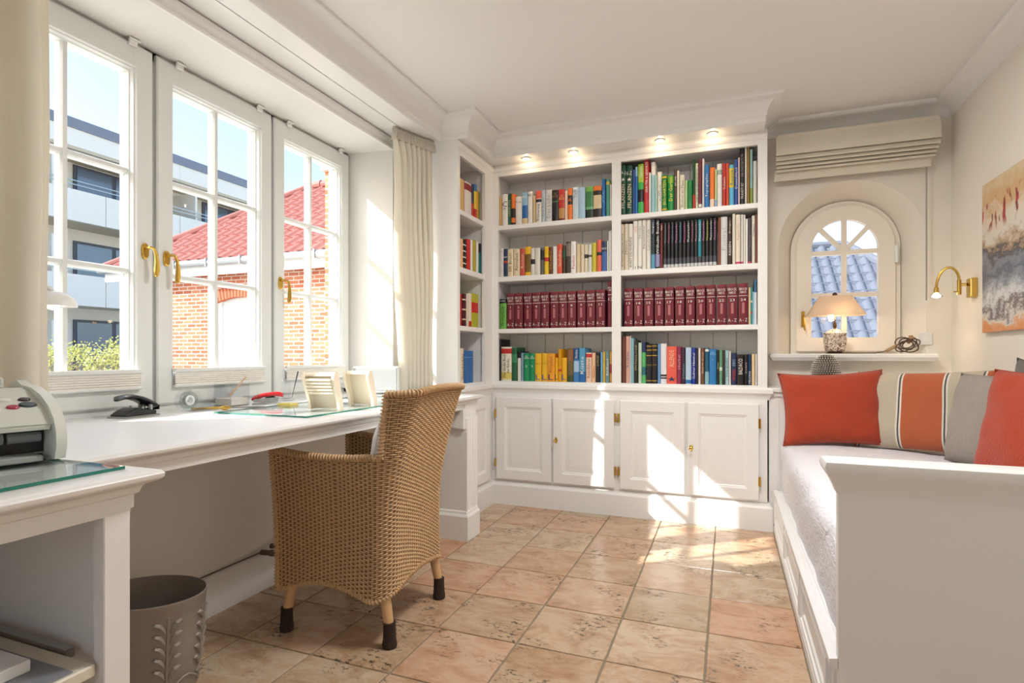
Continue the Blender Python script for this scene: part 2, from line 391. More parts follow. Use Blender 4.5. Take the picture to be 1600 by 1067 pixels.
def lever(w, y, z, flip):
    x = XW + .02
    b = MB(); b.loft([[(x + d, y + .014 * sc * cx, z + .032 * sc * cz) for cx, cz in [(math.cos(t * math.pi / 8) ** 1, math.copysign(abs(math.sin(t * math.pi / 8)) ** .6, math.sin(t * math.pi / 8))) for t in range(16)]] for d, sc in ((0, 1), (.006, 1), (.010, .8))])
    h = b.build('handle', BRASS, w)
    d = flip
    pts = [(x + .008, y, z + .012), (x + .034, y, z + .012), (x + .045, y + .006 * d, z + .008), (x + .048, y + .013 * d, z - .012), (x + .047, y + .017 * d, z - .04), (x + .045, y + .018 * d, z - .072), (x + .043, y + .017 * d, z - .095), (x + .042, y + .016 * d, z - .102)]
    MB().tube(pts, [.006, .006, .006, .0065, .0085, .0105, .009, .003], 10).build('lever', BRASS, h)
lever(W1, 1.525, 1.405, 1); lever(W2, 1.615, 1.39, 1); lever(W3, 2.235, 1.365, 1)
PLEAT = mat('pleated_fabric', '#f1ede6', .8, spec=.2)
def pleated(y0, y1, label):
    x = XW + .022; t = thing('pleated_blind', label, 'blind', (x, (y0 + y1) / 2, .85), 'pleated blinds lowered to the window sashes')
    MB().box(x + .001, x + .020, y0, y1, .928, .944, .003).build('top_rail', FRAME, t)
    MB().box(x + .001, x + .020, y0, y1, .866, .876, .003).build('bottom_rail', FRAME, t)
    b = MB(); n = 6; pts = []
    for i in range(2 * n + 1): pts.append((x + (.010 if i % 2 else .016), .876 + (.928 - .876) * i / (2 * n)))
    b.loft([[(px, y0 + .004, pz) for px, pz in pts], [(px, y1 - .004, pz) for px, pz in pts]], close=False); b.build('pleats', PLEAT, t, smooth=0)
    for y in (y0 + .03, y1 - .03):
        MB().tube([(x + .008, y, .944), (x + .008, y, ZS - .02)], .0006, 4).build('cord', CLEAR, t)
        c = MB(); c.box(x - .001, x + .012, y - .016, y + .016, ZS - .030, ZS - .006, .003); c.tube([(x + .016, y - .02, ZS - .008), (x + .016, y + .02, ZS - .008)], .0045, 8); c.build('clip', mat('clip_plastic', '#f4f4f2', .25), t)
pleated(1.02, 1.505, 'folded pleated blind at bottom of window beside left curtain')
pleated(1.640, 2.125, 'folded pleated blind at bottom of the middle window')
pleated(2.262, 2.735, 'folded pleated blind at bottom of the window by the reveal')

# ================================================================ ARCHED BACK WINDOW
w = bpy.data.objects.new('window_4', None); COL.objects.link(w); w.location = (AX, 3.95, 1.0); ORG[w.name] = Vector(w.location); struct(w, 'small arched window with fan light in the back wall')
CREAMF = mat('cream_window_paint', '#efe7da', .4)
def archring(rs, y): return arch(AX, rs[0], rs[1], ASP1, y, 24)
def arch_frame(name, r0, zb0, r1, zb1, ya, yb, parent, m):
    b = MB(); A = arch(AX, r0, zb0, ASP1, ya, 24); B = arch(AX, r1, zb1, ASP1, ya + .004, 24); C = arch(AX, r1, zb1, ASP1, yb, 24); D = arch(AX, r0, zb0, ASP1, yb, 24)
    b.loft([A, B, C, D, A], close=True, cap=False); return b.build(name, m, parent)
arch_frame('window_frame', .292, .992, .255, 1.03, 3.925, 3.99, w, CREAMF)
arch_frame('sash', .262, 1.022, .178, 1.105, 3.905, 3.955, w, CREAMF)
yg = 3.925
_bd = [0]
def bar2(p, q, h=.014):
    _bd[0] += .0013
    p = Vector((p[0], yg, p[1])); q = Vector((q[0], yg, q[1])); d = (q - p).normalized(); n = Vector((-d.z, 0, d.x)) * h
    f_, k_ = Vector((0, -.012 + _bd[0], 0)), Vector((0, .018 - _bd[0], 0)); b = MB(); b.loft([[e + n + f_, e - n + f_, e - n + k_, e + n + k_] for e in (p, q)]); b.build('muntin', CREAMF, w)
bar2((AX, 1.10), (AX, ASP1 + .182)); bar2((AX - .18, ASP1 - .02), (AX + .18, ASP1 - .02)); bar2((AX - .18, 1.365), (AX + .18, 1.365))
bar2((AX, ASP1 - .015), (AX - .13, ASP1 + .13)); bar2((AX, ASP1 - .015), (AX + .13, ASP1 + .13))
for (x0, x1, z0, z1) in ((-.18, 0, 1.10, 1.365), (0, .18, 1.10, 1.365), (-.18, 0, 1.365, 1.625), (0, .18, 1.365, 1.625)):
    MB().box(AX + x0, AX + x1, yg + .004, yg + .009, z0, z1).build('pane', GLASS, w, smooth=0)
for k in range(4):
    A_ = [(AX, 1.625)] + [(AX + .182 * math.cos(math.radians(a)), 1.625 + .20 * math.sin(math.radians(a))) for a in (k * 45, k * 45 + 15, k * 45 + 30, k * 45 + 45)]
    MB().prism(A_, 'y', yg + .004, yg + .009).build('pane', GLASS, w, smooth=0)
b = MB(); b.box(AX - .236, AX - .216, 3.893, 3.905, 1.17, 1.27, .004); h = b.build('handle', BRASS, w)
b = MB(); b.tube([(AX - .226, 3.893, 1.245), (AX - .226, 3.870, 1.245), (AX - .226, 3.862, 1.235), (AX - .222, 3.860, 1.18), (AX - .220, 3.860, 1.15)], [.006, .006, .006, .008, .005], 8); b.build('lever', BRASS, h)
b = MB(); b.tube([(AX + .268, 3.905, 1.545), (AX + .268, 3.905, 1.645)], .012, 10); b.build('hinge', FRAME, w)
b = MB(); b.sweep([(.252, YB), (.252, YB - .075), (1.045, YB - .075), (1.045, YB)], [(0, .965), (.006, .965), (.012, .975), (.02, .985), (.02, 1.0), (.014, 1.006), (0, 1.006)])
b.box(.252, 1.045, YB - .075, 3.93, .965, 1.006)
struct(b.build('trim_5', PAINT), 'white moulded sill under the arched window')
# ledge box behind the daybed
b = MB(); b.box(.215, XR, 3.50, YB, 0, .785); b.box(.215, XR, 3.478, YB, .785, .812, .006); b.box(.215, XR, 3.49, 3.51, .765, .785)
for x in (.262, .70): b.box(x, x + .003, 3.4975, 3.503, .30, .765)
struct(b.build('trim_6', PAINT), 'white panelled ledge between daybed and back wall')
# ================================================================ BOOKCASES
YF = 3.49                                   # face frame plane of the back bookcase
XF = -1.49                                  # face plane of the side bookcase
SH = [(.8, .823), (1.1445, 1.174), (1.4915, 1.526), (1.841, 1.871)]       # shelf bottoms / tops
OT = 2.20
def panel_door(mapf, w, h, t=.02):
    """raised-panel door; mapf(a,b,d): a across, b up, d depth toward the room"""
    rings = []
    for i, d in ((0, 0), (0, t - .003), (.003, t), (.062, t), (.068, t - .005), (.072, t - .005), (.078, t - .009), (.082, t - .009), (.112, t - .002), (.118, t - .002)):
        rings.append([mapf(i, i, d), mapf(w - i, i, d), mapf(w - i, h - i, d), mapf(i, h - i, d)])
    return MB().loft(rings)
bc = thing('bookcase', 'white built-in bookcase with two bays above panelled cupboard doors', 'bookcase', (-.64, YF, 0))
x0, xa, xb, xc, xd, x1 = -1.49, -1.450, -.680, -.624, .156, .206
MB().box(-1.50, x1, YF + .015, YB - .004, 0, .76).build('body', PAINT, bc, smooth=0)
b = MB(); b.box(x0, xa, YF, YF + .022, .812, OT); b.box(xb, xc, YF, YF + .022, .812, OT); b.box(xd, x1, YF, YF + .022, .812, OT)
b.box(x0, x1, YF, YF + .022, OT, 2.28); b.build('face_frame', PAINT, bc, smooth=0)
for x in (x0, (xb + xc) / 2 - .011, x1 - .022): MB().box(x, x + .022, YF + .022, YB - .004, .80, 2.30).build('side_panel', PAINT, bc, smooth=0)
MB().box(x0, x1, YF + .022, YB - .004, 2.22, 2.24).build('top_panel', PAINT, bc, smooth=0)
for (l, r) in ((x0 + .022, (xb + xc) / 2 - .011), ((xb + xc) / 2 + .011, x1 - .022)):
    n = 6; wd = (r - l) / n
    for i in range(n): MB().box(l + i * wd + .0012, l + (i + 1) * wd - .0012, YB - .018, YB - .006, .81, 2.225, .003).build('back_board', PAINT, bc, smooth=0)
    for z0, z1 in SH[1:]: MB().box(l, r, YF + .006, YB - .018, z0, z1, .003).build('shelf', PAINT, bc)
MB().box(x0, x1, YF + .002, YB - .018, .795, .823).build('shelf', PAINT, bc, smooth=0)
# ledge, lower frieze, plinth, cornice soffit
b = MB(); b.sweep([(XF + .005, YF + .01), (x1, YF + .01), (x1, YB - .005)], [(0, .742), (.010, .742), (.012, .752), (.020, .770), (.030, .780), (.030, .800), (.022, .806), (.020, .812), (0, .814)])
b.build('ledge_moulding', PAINT, bc)
b = MB(); b.sweep([(XF, YF + .012), (x1, YF + .012), (x1, YB - .005)], [(0, 0), (.030, 0), (.030, .128), (.024, .138), (.018, .142), (.016, .152), (.008, .160), (0, .162)]); b.build('plinth', PAINT, bc)
b = MB(); b.box(XF, x1, YF - .003, YF + .02, .16, .742); b.build('door_frame', PAINT, bc, smooth=0)
b = MB(); b.box(-1.425, .185, 3.343, YF + .02, 2.272, 2.284); b.sweep([(-1.49, YF), (x1, YF)], [(0, 2.228), (.004, 2.228), (.012, 2.238), (.016, 2.248), (.012, 2.258), (.004, 2.262), (0, 2.262)])
b.build('cornice_soffit', PAINT, bc)
DX = [(onY(u0, 690, YF - .02).x, onY(u1, 690, YF - .02).x) for u0, u1 in ((775, 861), (864, 959.5), (968.5, 1070), (1074, 1186))]
doors = []
for i, (a, c) in enumerate(DX):
    d = panel_door(lambda p, q, r, a=a: (a + p, YF - .003 - r, .172 + q), c - a, .545).build('door', PAINT, bc, smooth=20); doors.append(d)
def hinge(x, z, par, axis='y', y=None):
    yy = YF - .022 if y is None else y
    b = MB()
    b.box(x - .007, x + .007, yy - .003, yy + .001, z - .026, z + .026); b.tube([(x, yy - .004, z - .028), (x, yy - .004, z + .028)], .004, 8); b.build('hinge', BRASS, par)
for i, x in ((0, DX[0][0] - .003), (1, DX[1][1] + .008), (2, DX[2][0] - .008), (3, DX[3][1] + .003)):
    for z in (.28, .61): hinge(x, z, doors[i])
def key(x, z, par):
    y = YF - .023
    b = MB(); b.lathe([(.002, 0), (.013, 0), (.013, .003), (.006, .005), (.001, .005)], n=16); b.xf(Matrix.Translation((x, y, z)) @ Matrix.Rotation(math.pi / 2, 4, 'X') @ Matrix.Diagonal((.8, 1.5, 1, 1))); b.build('escutcheon', BRASS, par)
    b = MB(); b.tube([(x, y, z), (x, y - .03, z)], .003, 8); ring = [(x + .011 * math.cos(t), y - .036, z + .007 * math.sin(t)) for t in [k * math.pi / 6 for k in range(13)]]; b.tube(ring, .0025, 6); b.build('key', BRASS, par)
key(DX[1][0] + .022, .45, doors[1]); key(DX[3][0] + .022, .45, doors[3])

# side bookcase
sc_ = thing('bookcase', 'narrow white side bookcase between curtain and corner', 'bookcase', (XF, 3.2, 0))
ya, yb = 2.998, 3.365
MB().box(XL, XF - .015, 2.965, YB - .01, 0, .76).build('body', PAINT, sc_, smooth=0)
b = MB(); b.box(XF - .022, XF, 2.965, ya, .812, OT - .012); b.box(XF - .022, XF, yb, YF, .812, OT - .012); b.box(XF - .022, XF, 2.965, YF, OT - .012, 2.28); b.build('face_frame', PAINT, sc_, smooth=0)
MB().box(XL, XF - .022, 2.965, 2.987, .76, 2.30).build('side_panel', PAINT, sc_, smooth=0); MB().box(XL, XF - .022, yb + .02, yb + .04, .76, 2.30).build('side_panel', PAINT, sc_, smooth=0)
MB().box(XL, XF - .022, 2.987, yb + .02, 2.22, 2.24).build('top_panel', PAINT, sc_, smooth=0)
for i in range(3):
    wd = (yb + .02 - 2.987) / 3; MB().box(XL + .004, XL + .016, 2.987 + i * wd + .001, 2.987 + (i + 1) * wd - .001, .80, 2.225, .003).build('back_board', PAINT, sc_, smooth=0)
for z0, z1 in SH: MB().box(XL + .016, XF - .004, 2.987, yb + .02, z0, z1, .003).build('shelf', PAINT, sc_)
b = MB(); b.sweep([(XL, 2.965), (XF - .006, 2.965), (XF - .006, YF)], [(0, .742), (.010, .742), (.012, .752), (.020, .770), (.030, .780), (.030, .800), (.022, .806), (.020, .812), (0, .814)]); b.build('ledge_moulding', PAINT, sc_)
b = MB(); b.sweep([(XF - .012, 2.88), (XF - .012, YF)], [(0, 0), (.030, 0), (.030, .128), (.024, .138), (.018, .142), (.016, .152), (.008, .160), (0, .162)]); b.build('plinth', PAINT, sc_)
MB().box(XF - .02, XF - .002, 2.88, YF, .16, .742).build('door_frame', PAINT, sc_, smooth=0)
d = panel_door(lambda p, q, r: (XF - .002 + r, 2.975 + p, .172 + q), .44, .545).build('door', PAINT, sc_, smooth=20)
b = MB(); b.tube([(XF + .018, 3.02, .47), (XF + .05, 3.02, .47)], .003, 8); b.tube([(XF + .055, 3.02 + .011 * math.cos(t), .47 + .007 * math.sin(t)) for t in [k * math.pi / 6 for k in range(13)]], .0025, 6); b.build('key', BRASS, d)
b = MB(); b.box(XF, -1.425, 2.968, YF, 2.272, 2.284); b.sweep([(XF, 2.968), (XF, YF)], [(0, 2.228), (.004, 2.228), (.012, 2.238), (.016, 2.248), (.012, 2.258), (.004, 2.262), (0, 2.262)]); b.build('cornice_soffit', PAINT, sc_)

# spotlights in the cornice soffit
GLOW = mat('halogen_glow', '#fff1d8', .3, emit=('#ffe2b0', 25))
for i, (u, v) in enumerate(((822, 237.5), (896, 226), (1031, 207), (1113, 194))):
    p = onZ(u, v, 2.272); p.y = 3.415; p.x = onZ(u, v, 2.272).x * 3.415 / onZ(u, v, 2.272).y
    t = thing('spotlight', '%s lit spotlight in the bookcase cornice counting from the left' % ['first', 'second', 'third', 'fourth'][i], 'spotlight', (p.x, p.y, 2.272), 'cornice spotlights')
    b = MB(); b.lathe([(.016, 0), (.030, 0), (.031, -.003), (.026, -.006), (.017, -.004)], (p.x, p.y, 2.272), 20); b.build('ring', PAINT, t)
    b = MB(); b.lathe([(.001, -.001), (.015, -.001), (.015, -.003), (.008, -.0055), (.001, -.006)], (p.x, p.y, 2.272), 16); b.build('bulb', GLOW, t)
    l = bpy.data.lights.new('spot', 'POINT'); l.energy = .26; l.color = (1, .72, .44); l.shadow_soft_size = .008
    lo = bpy.data.objects.new('spot', l); COL.objects.link(lo); lo.parent = t; lo.location = (0, 0, -.018)

# ================================================================ BOOKS
_BM = {}
def bm_(c, gloss=.42):
    k = (c, gloss)
    if k not in _BM: _BM[k] = mat('cover_%s' % c.lstrip('#'), c, gloss, var=(40, .08))
    return _BM[k]
PAGES = mat('book_pages', '#e9dfca', .9, bump=(400, .2))
ORD = ['first', 'second', 'third', 'fourth', 'fifth', 'sixth', 'seventh', 'eighth', 'ninth', 'tenth', 'eleventh', 'twelfth', 'thirteenth', 'fourteenth', 'fifteenth', 'sixteenth', 'seventeenth', 'eighteenth', 'nineteenth', 'twentieth', 'twenty-first', 'twenty-second', 'twenty-third', 'twenty-fourth', 'twenty-fifth', 'twenty-sixth', 'twenty-seventh', 'twenty-eighth', 'twenty-ninth', 'thirtieth', 'thirty-first', 'thirty-second', 'thirty-third', 'thirty-fourth', 'thirty-fifth', 'thirty-sixth', 'thirty-seventh']
def make_book(side, a0, a1, z0, z1, spec, label, group, name='book', depth=.17, lean=0):
    """side 'B': spine faces -Y, a = x; side 'L': spine faces +X, a = y. spec: dict(col, bands=[(f0,f1,col)], text=[(str,col,f0,f1,mode)])"""
    off = random.uniform(0, .012)
    fr = (YF + .035 + off) if side == 'B' else (XF - .03 - off)
    w = a1 - a0; w -= min(.0012, w * .06)
    def P(a, d, z):     # d depth behind the spine
        return (a, fr + d, z) if side == 'B' else (fr - d, a, z)
    H = z1 - z0; mats = [bm_(spec['col'])]; b = MB()
    bands = sorted(spec.get('bands', [])); cuts = [0]; zone = []
    f = 0
    for (p, q, c) in bands:
        if p > f: cuts.append(p); zone.append(0)
        cm = bm_(c)
        if cm not in mats: mats.append(cm)
        cuts.append(q); zone.append(mats.index(cm)); f = q
    if f < 1: cuts.append(1); zone.append(0)
    r = min(.006, w * .3) if w > .012 else .0015
    prof = [(a0, depth), (a0, r), (a0 + w * .16, r * .3), (a0 + w * .5, 0), (a0 + w * .84, r * .3), (a0 + w, r), (a0 + w, depth)]
    for k in range(len(zone)):
        b.cm = zone[k]; zA, zB = z0 + H * cuts[k], z0 + H * cuts[k + 1]
        lo = [P(a, d, zA) for a, d in prof]; hi = [P(a, d, zB) for a, d in prof]; n = len(prof)
        b.add(lo + hi, [(i, i + 1, n + i + 1, n + i) for i in range(n - 1)])
        if k == 0: b.add(lo, [tuple(range(n))])
        if k == len(zone) - 1: b.add(hi, [tuple(range(n))])
    o = b.build(name, mats, smooth=50, loc=P((a0 + a1) / 2, depth / 2, z0)); tag(o, label, 'book', group)
    t = min(.0025, w * .15)
    MB().box(*(lambda p, q: (p[0], q[0], p[1], q[1], p[2], q[2]))(P(a0 + t, r + .002, z0 + .002), P(a0 + w - t, depth - .003, z1 + .0004 if False else z1 - .002))).build('pages', PAGES, o, smooth=0) if False else None
    pb = MB(); p, q = P(a0 + t, depth - .0005, z0 + .004), P(a0 + w - t, depth + .003, z1 - .004); pb.box(p[0], q[0], p[1], q[1], p[2], q[2]); pb.build('pages', PAGES, o, smooth=0)
    cols = {}
    for (s, c, f0, f1, mode) in spec.get('text', []): cols.setdefault(c, []).append((s, f0, f1, mode))
    for c, lst in cols.items():
        tb = MB()
        for (s, f0, f1, mode) in lst:
            ctr = P(a0 + w / 2, -.0006, z0 + H * (f0 + f1) / 2)
            right = Vector((1, 0, 0)) if side == 'B' else Vector((0, 1, 0)); up = Vector((0, 0, 1))
            if mode == 'h': put_text(tb, s, ctr, right, up, w * .86, H * (f1 - f0))
            elif mode == 'u': put_text(tb, s, ctr, up, -right, H * (f1 - f0), w * .6)
            else: put_text(tb, s, ctr, -up, right, H * (f1 - f0), w * .6)
        tb.build('lettering', mat('ink_' + c.lstrip('#'), c, .5), o, smooth=0)
    return o
C = dict(white='#e9e6e0', cream='#e2d3b4', tan='#cda46a', grey='#bdbcb8', black='#18161a', dk='#2c2a2e', green='#1c7a3c', dgreen='#0f5238', teal='#1f8a8c', lblue='#8fb9d6', blue='#2267a8', navy='#1e3358', red='#bf2f2c', coral='#e0604c', orange='#e8782c', yellow='#e9b722', gold='#c79a2c', olive='#8f8426', brown='#5a3526', maroon='#641c2c', purple='#57325c', pink='#e2b4a4', lime='#b9bd2e', pgreen='#b5cf9a', pblue='#c3d4e4')
def sp(col, *bands, t=None):
    d = {'col': C.get(col, col), 'bands': [(p, q, C.get(c, c)) for p, q, c in bands]}
    if t: d['text'] = [(s, C.get(c, c), f0, f1, m) for s, c, f0, f1, m in t]
    return d
# every entry: (x0, x1, ytop in its zoomed crop, description, spec)
A1 = [(412, 447, 475, 'tan', sp('tan')), (449, 497, 445, 'white book with purple emblem', sp('white', t=[('C', 'purple', .6, .78, 'h'), ('A', 'purple', .52, .58, 'h')])), (498, 523, 438, 'dark green', sp('dgreen', t=[('LEXIKON', 'pgreen', .3, .8, 'u')])), (525, 556, 443, 'orange and black', sp('#2a1c16', (.55, 1, 'orange'), (.1, .25, 'orange'))),
      (558, 614, 462, 'wide white', sp('white', t=[('Roman', '#9a9a96', .78, .86, 'h')])), (616, 662, 430, 'blue book with beach picture', sp('#d8be92', (.2, .6, 'blue'), (.6, 1, 'lblue'), t=[('MEER', 'white', .8, .92, 'h')])), (665, 704, 423, 'white', sp('white', t=[('IRIS', 'dk', .85, .93, 'h')])), (706, 727, 458, 'thin beige', sp('#cdb48c')),
      (730, 775, 412, 'white book with red top', sp('white', (.65, .74, 'dk'), (.76, 1, 'coral'), t=[('Erinnerung', 'dk', .1, .6, 'u')])), (777, 808, 412, 'pale grey-blue', sp('#b8c4cc', t=[('Die Reise', '#7d8a94', .2, .8, 'u')])), (810, 863, 406, 'greyish white', sp('#cfd0d0', t=[('Das Licht', '#8a8f98', .15, .85, 'u')])), (865, 917, 408, 'black book with green title', sp('black', (.62, .66, '#4f7a48'), t=[('LIE\nGOLD', '#b08a50', .76, .92, 'h')])),
      (919, 970, 402, 'red novel with gold', sp('red', (0, .1, '#6a1d1a'), (.1, .42, '#b98a52'), t=[('LA\nBELLE', '#e9c878', .66, .86, 'h')])), (972, 995, 415, 'cream thin', sp('#e6c9b4')), (996, 1034, 392, 'orange book with black label', sp('orange', (.5, .78, '#2a2326'), t=[('A', 'orange', .58, .7, 'h')])), (1036, 1086, 384, 'pale blue book with initials', sp('#c9dae4', t=[('BEL\nCES\nJJO', '#5f7fa0', .66, .92, 'h')])),
      (1088, 1142, 386, 'plain light blue', sp('#a9c8e0')), (1144, 1210, 378, 'wide green picture', sp('#3f7d4c', (0, .3, '#10281a'), (.3, .38, '#6fb07e'), (.85, 1, '#6fae50'))), (1212, 1280, 376, 'book with dark portrait cover', sp('#2a2018', (.3, .72, '#d9c49c'), (.86, 1, 'orange'))), (1282, 1312, 318, 'tall blue', sp('blue', t=[('ATLAS', 'lblue', .3, .8, 'u')])), (1314, 1345, 318, 'tall teal', sp('#4f9a86', (.86, .94, '#cfc04a'))), (1347, 1367, 362, 'thin white', sp('white'))]
A2 = [(415, 460, 895, 'off-white', sp('#d8d5d2', t=[('Der Weg', '#a0522d', .84, .92, 'h')])), (461, 497, 900, 'navy book with red band', sp('navy', (.5, .58, 'red'), t=[('MANN', 'white', .66, .76, 'h')])), (498, 543, 902, 'cream book with script title', sp('cream', t=[('Effi Briest', '#8a6a3a', .2, .85, 'u')])), (545, 595, 900, 'cream book with brown script', sp('cream', t=[('Annalen', '#8a6a3a', .2, .85, 'u')])), (596, 636, 895, 'salmon red', sp('#c8503c', t=[('Roman', 'cream', .3, .8, 'u')])), (638, 688, 880, 'gold and brown', sp('#7a5a22', (.75, 1, 'yellow'), (0, .14, 'yellow'))),
      (690, 722, 895, 'cream book with black label', sp('#dcd8cc', (.42, .6, 'black'))), (724, 768, 893, 'plain cream', sp('#dcd8cc')), (768, 800, 888, 'dark grey book with black top', sp('#5c5a52', (.55, .9, 'black'))), (801, 836, 880, 'yellow book with red label', sp('#e9c42a', (.48, .62, 'red'), (.72, .95, 'yellow'))), (838, 870, 880, 'brown book with gold print', sp('#6a3620', t=[('DAS HAUS', 'gold', .2, .85, 'u')])), (872, 905, 880, 'plain white', sp('white')), (907, 948, 858, 'red-orange', sp('#d9532f', t=[('Geschichten', 'cream', .25, .8, 'u')])),
      (950, 978, 870, 'dark green and brown', sp('#4a3424', (.55, .85, 'dgreen'))), (980, 1022, 840, 'dark brown patterned', sp('#3f352c', (.55, .95, '#7a6c5c'))), (1024, 1068, 838, 'white book with red script', sp('white', t=[('Passion', 'red', .15, .55, 'u')])), (1070, 1102, 860, 'beige', sp('#d5c29c')), (1104, 1134, 862, 'narrow cream', sp('cream')), (1136, 1165, 865, 'cream book with dark square', sp('#ddd2bb', (.52, .66, 'dk'))), (1167, 1198, 862, 'grey-white book with dark dot', sp('#d8d5cc', (.56, .63, '#4a463c'))), (1200, 1236, 848, 'yellow-green', sp('#c8bc32')),
      (1238, 1278, 822, 'coral book with black band', sp('#e06a52', (.52, .62, 'dk'))), (1280, 1325, 835, 'blue book with dark top', sp('#3f62a4', (.66, 1, 'navy'), t=[('BODE', 'white', .72, .8, 'h')])), (1326, 1337, 832, 'very thin white', sp('white')), (1338, 1370, 748, 'tall white', sp('#e4e2e0'))]
VOLS_A = [(487, 549, 205), (554, 620, 203), (628, 694, 200), (700, 768, 196), (774, 841, 192), (848, 917, 189), (922, 992, 187), (998, 1066, 184), (1077, 1146, 180), (1153, 1224, 177), (1232, 1307, 172), (1330, 1400, 168)]
VOLS_B = [(134, 207, 162), (217, 291, 160), (301, 378, 157), (388, 463, 153), (474, 549, 150), (559, 637, 146), (648, 724, 142), (736, 812, 137), (819, 896, 132), (907, 987, 129), (994, 1080, 125), (1088, 1168, 121)]
A4 = [(417, 440, 585, 'tall black', sp('black')), (442, 528, 650, 'wide white cookbook with red top', sp('#e6e0cc', (.8, .95, 'red'), (.05, .25, '#d9c46a'), t=[('Das Große Buch\nder Küche', 'dk', .1, .78, 'u')])), (530, 573, 655, 'green book with white label', sp('#1a5c3a', (.55, .8, '#3a8a5c'))), (576, 604, 690, 'black and white', sp('#e6e4da', (.78, 1, 'black'))), (606, 625, 700, 'slim blue-grey', sp('#7d9aa8')), (627, 675, 705, 'green book with white emblems, left of twin', sp('#0f8a58', t=[('DER\nGARTEN', 'white', .8, .92, 'h'), ('2', 'white', .5, .58, 'h')])), (676, 723, 705, 'green book with white emblems, right of twin', sp('#0f8a58', t=[('DER\nGARTEN', 'white', .8, .92, 'h'), ('3', 'white', .5, .58, 'h')])),
      (725, 777, 703, 'yellow dictionary', sp('yellow', t=[('L', '#3a6a9a', .06, .24, 'h'), ('ENGLISCH', '#a4781a', .6, .66, 'h')])), (778, 826, 703, 'yellow dictionary', sp('yellow', t=[('L', '#3a6a9a', .06, .24, 'h'), ('DEUTSCH', '#a4781a', .6, .66, 'h')])), (828, 890, 705, 'wide orange-yellow dictionary', sp('#ec9f2a', t=[('L', '#1f3a5a', .06, .26, 'h'), ('Wörterbuch', '#a4541a', .3, .9, 'u')])), (891, 916, 740, 'small yellow dictionary', sp('#eab01c', t=[('L', '#1f3a5a', .08, .3, 'h')])), (918, 945, 668, 'tall golden yellow', sp('#d99a14', (.32, .38, 'red'))), (946, 988, 740, 'low yellow dictionary', sp('#eab01c', t=[('L', '#3a6a9a', .08, .3, 'h')])),
      (990, 1042, 662, 'brown multicoloured', sp('#6a5a34', (.62, .95, '#8a5a3a'), (0, .2, '#3a4a2a'))), (1044, 1092, 660, 'blue and white', sp('#3f7fb8', (.3, .62, '#a9c8e4'), (.66, 1, '#1f4f86'), t=[('Nordsee', 'white', .7, .95, 'u')])), (1093, 1143, 660, 'blue-teal picture', sp('#4f9ac0', (0, .3, 'blue'), t=[('Küste', 'white', .1, .9, 'u')])), (1145, 1195, 698, 'pink-cream book with red top', sp('#e8c8b4', (.84, .96, 'red'), t=[('Reiseführer', '#9a6a5a', .15, .8, 'u')])), (1197, 1228, 700, 'cream-orange', sp('#f0c49a', t=[('Italien', 'red', .1, .6, 'u')])), (1230, 1267, 695, 'black book with grey title', sp('black', t=[('DUMONT', '#b8a878', .55, .9, 'u')])), (1269, 1288, 695, 'slim light blue', sp('#6fb4dc')), (1290, 1310, 690, 'slim mustard', sp('#d8b04a')), (1312, 1345, 690, 'grey-teal', sp('#6f8f94', t=[('Bildband', 'white', .1, .9, 'u')])), (1348, 1368, 690, 'slim orange-yellow', sp('#e8a83a', (.3, .6, 'red')))]
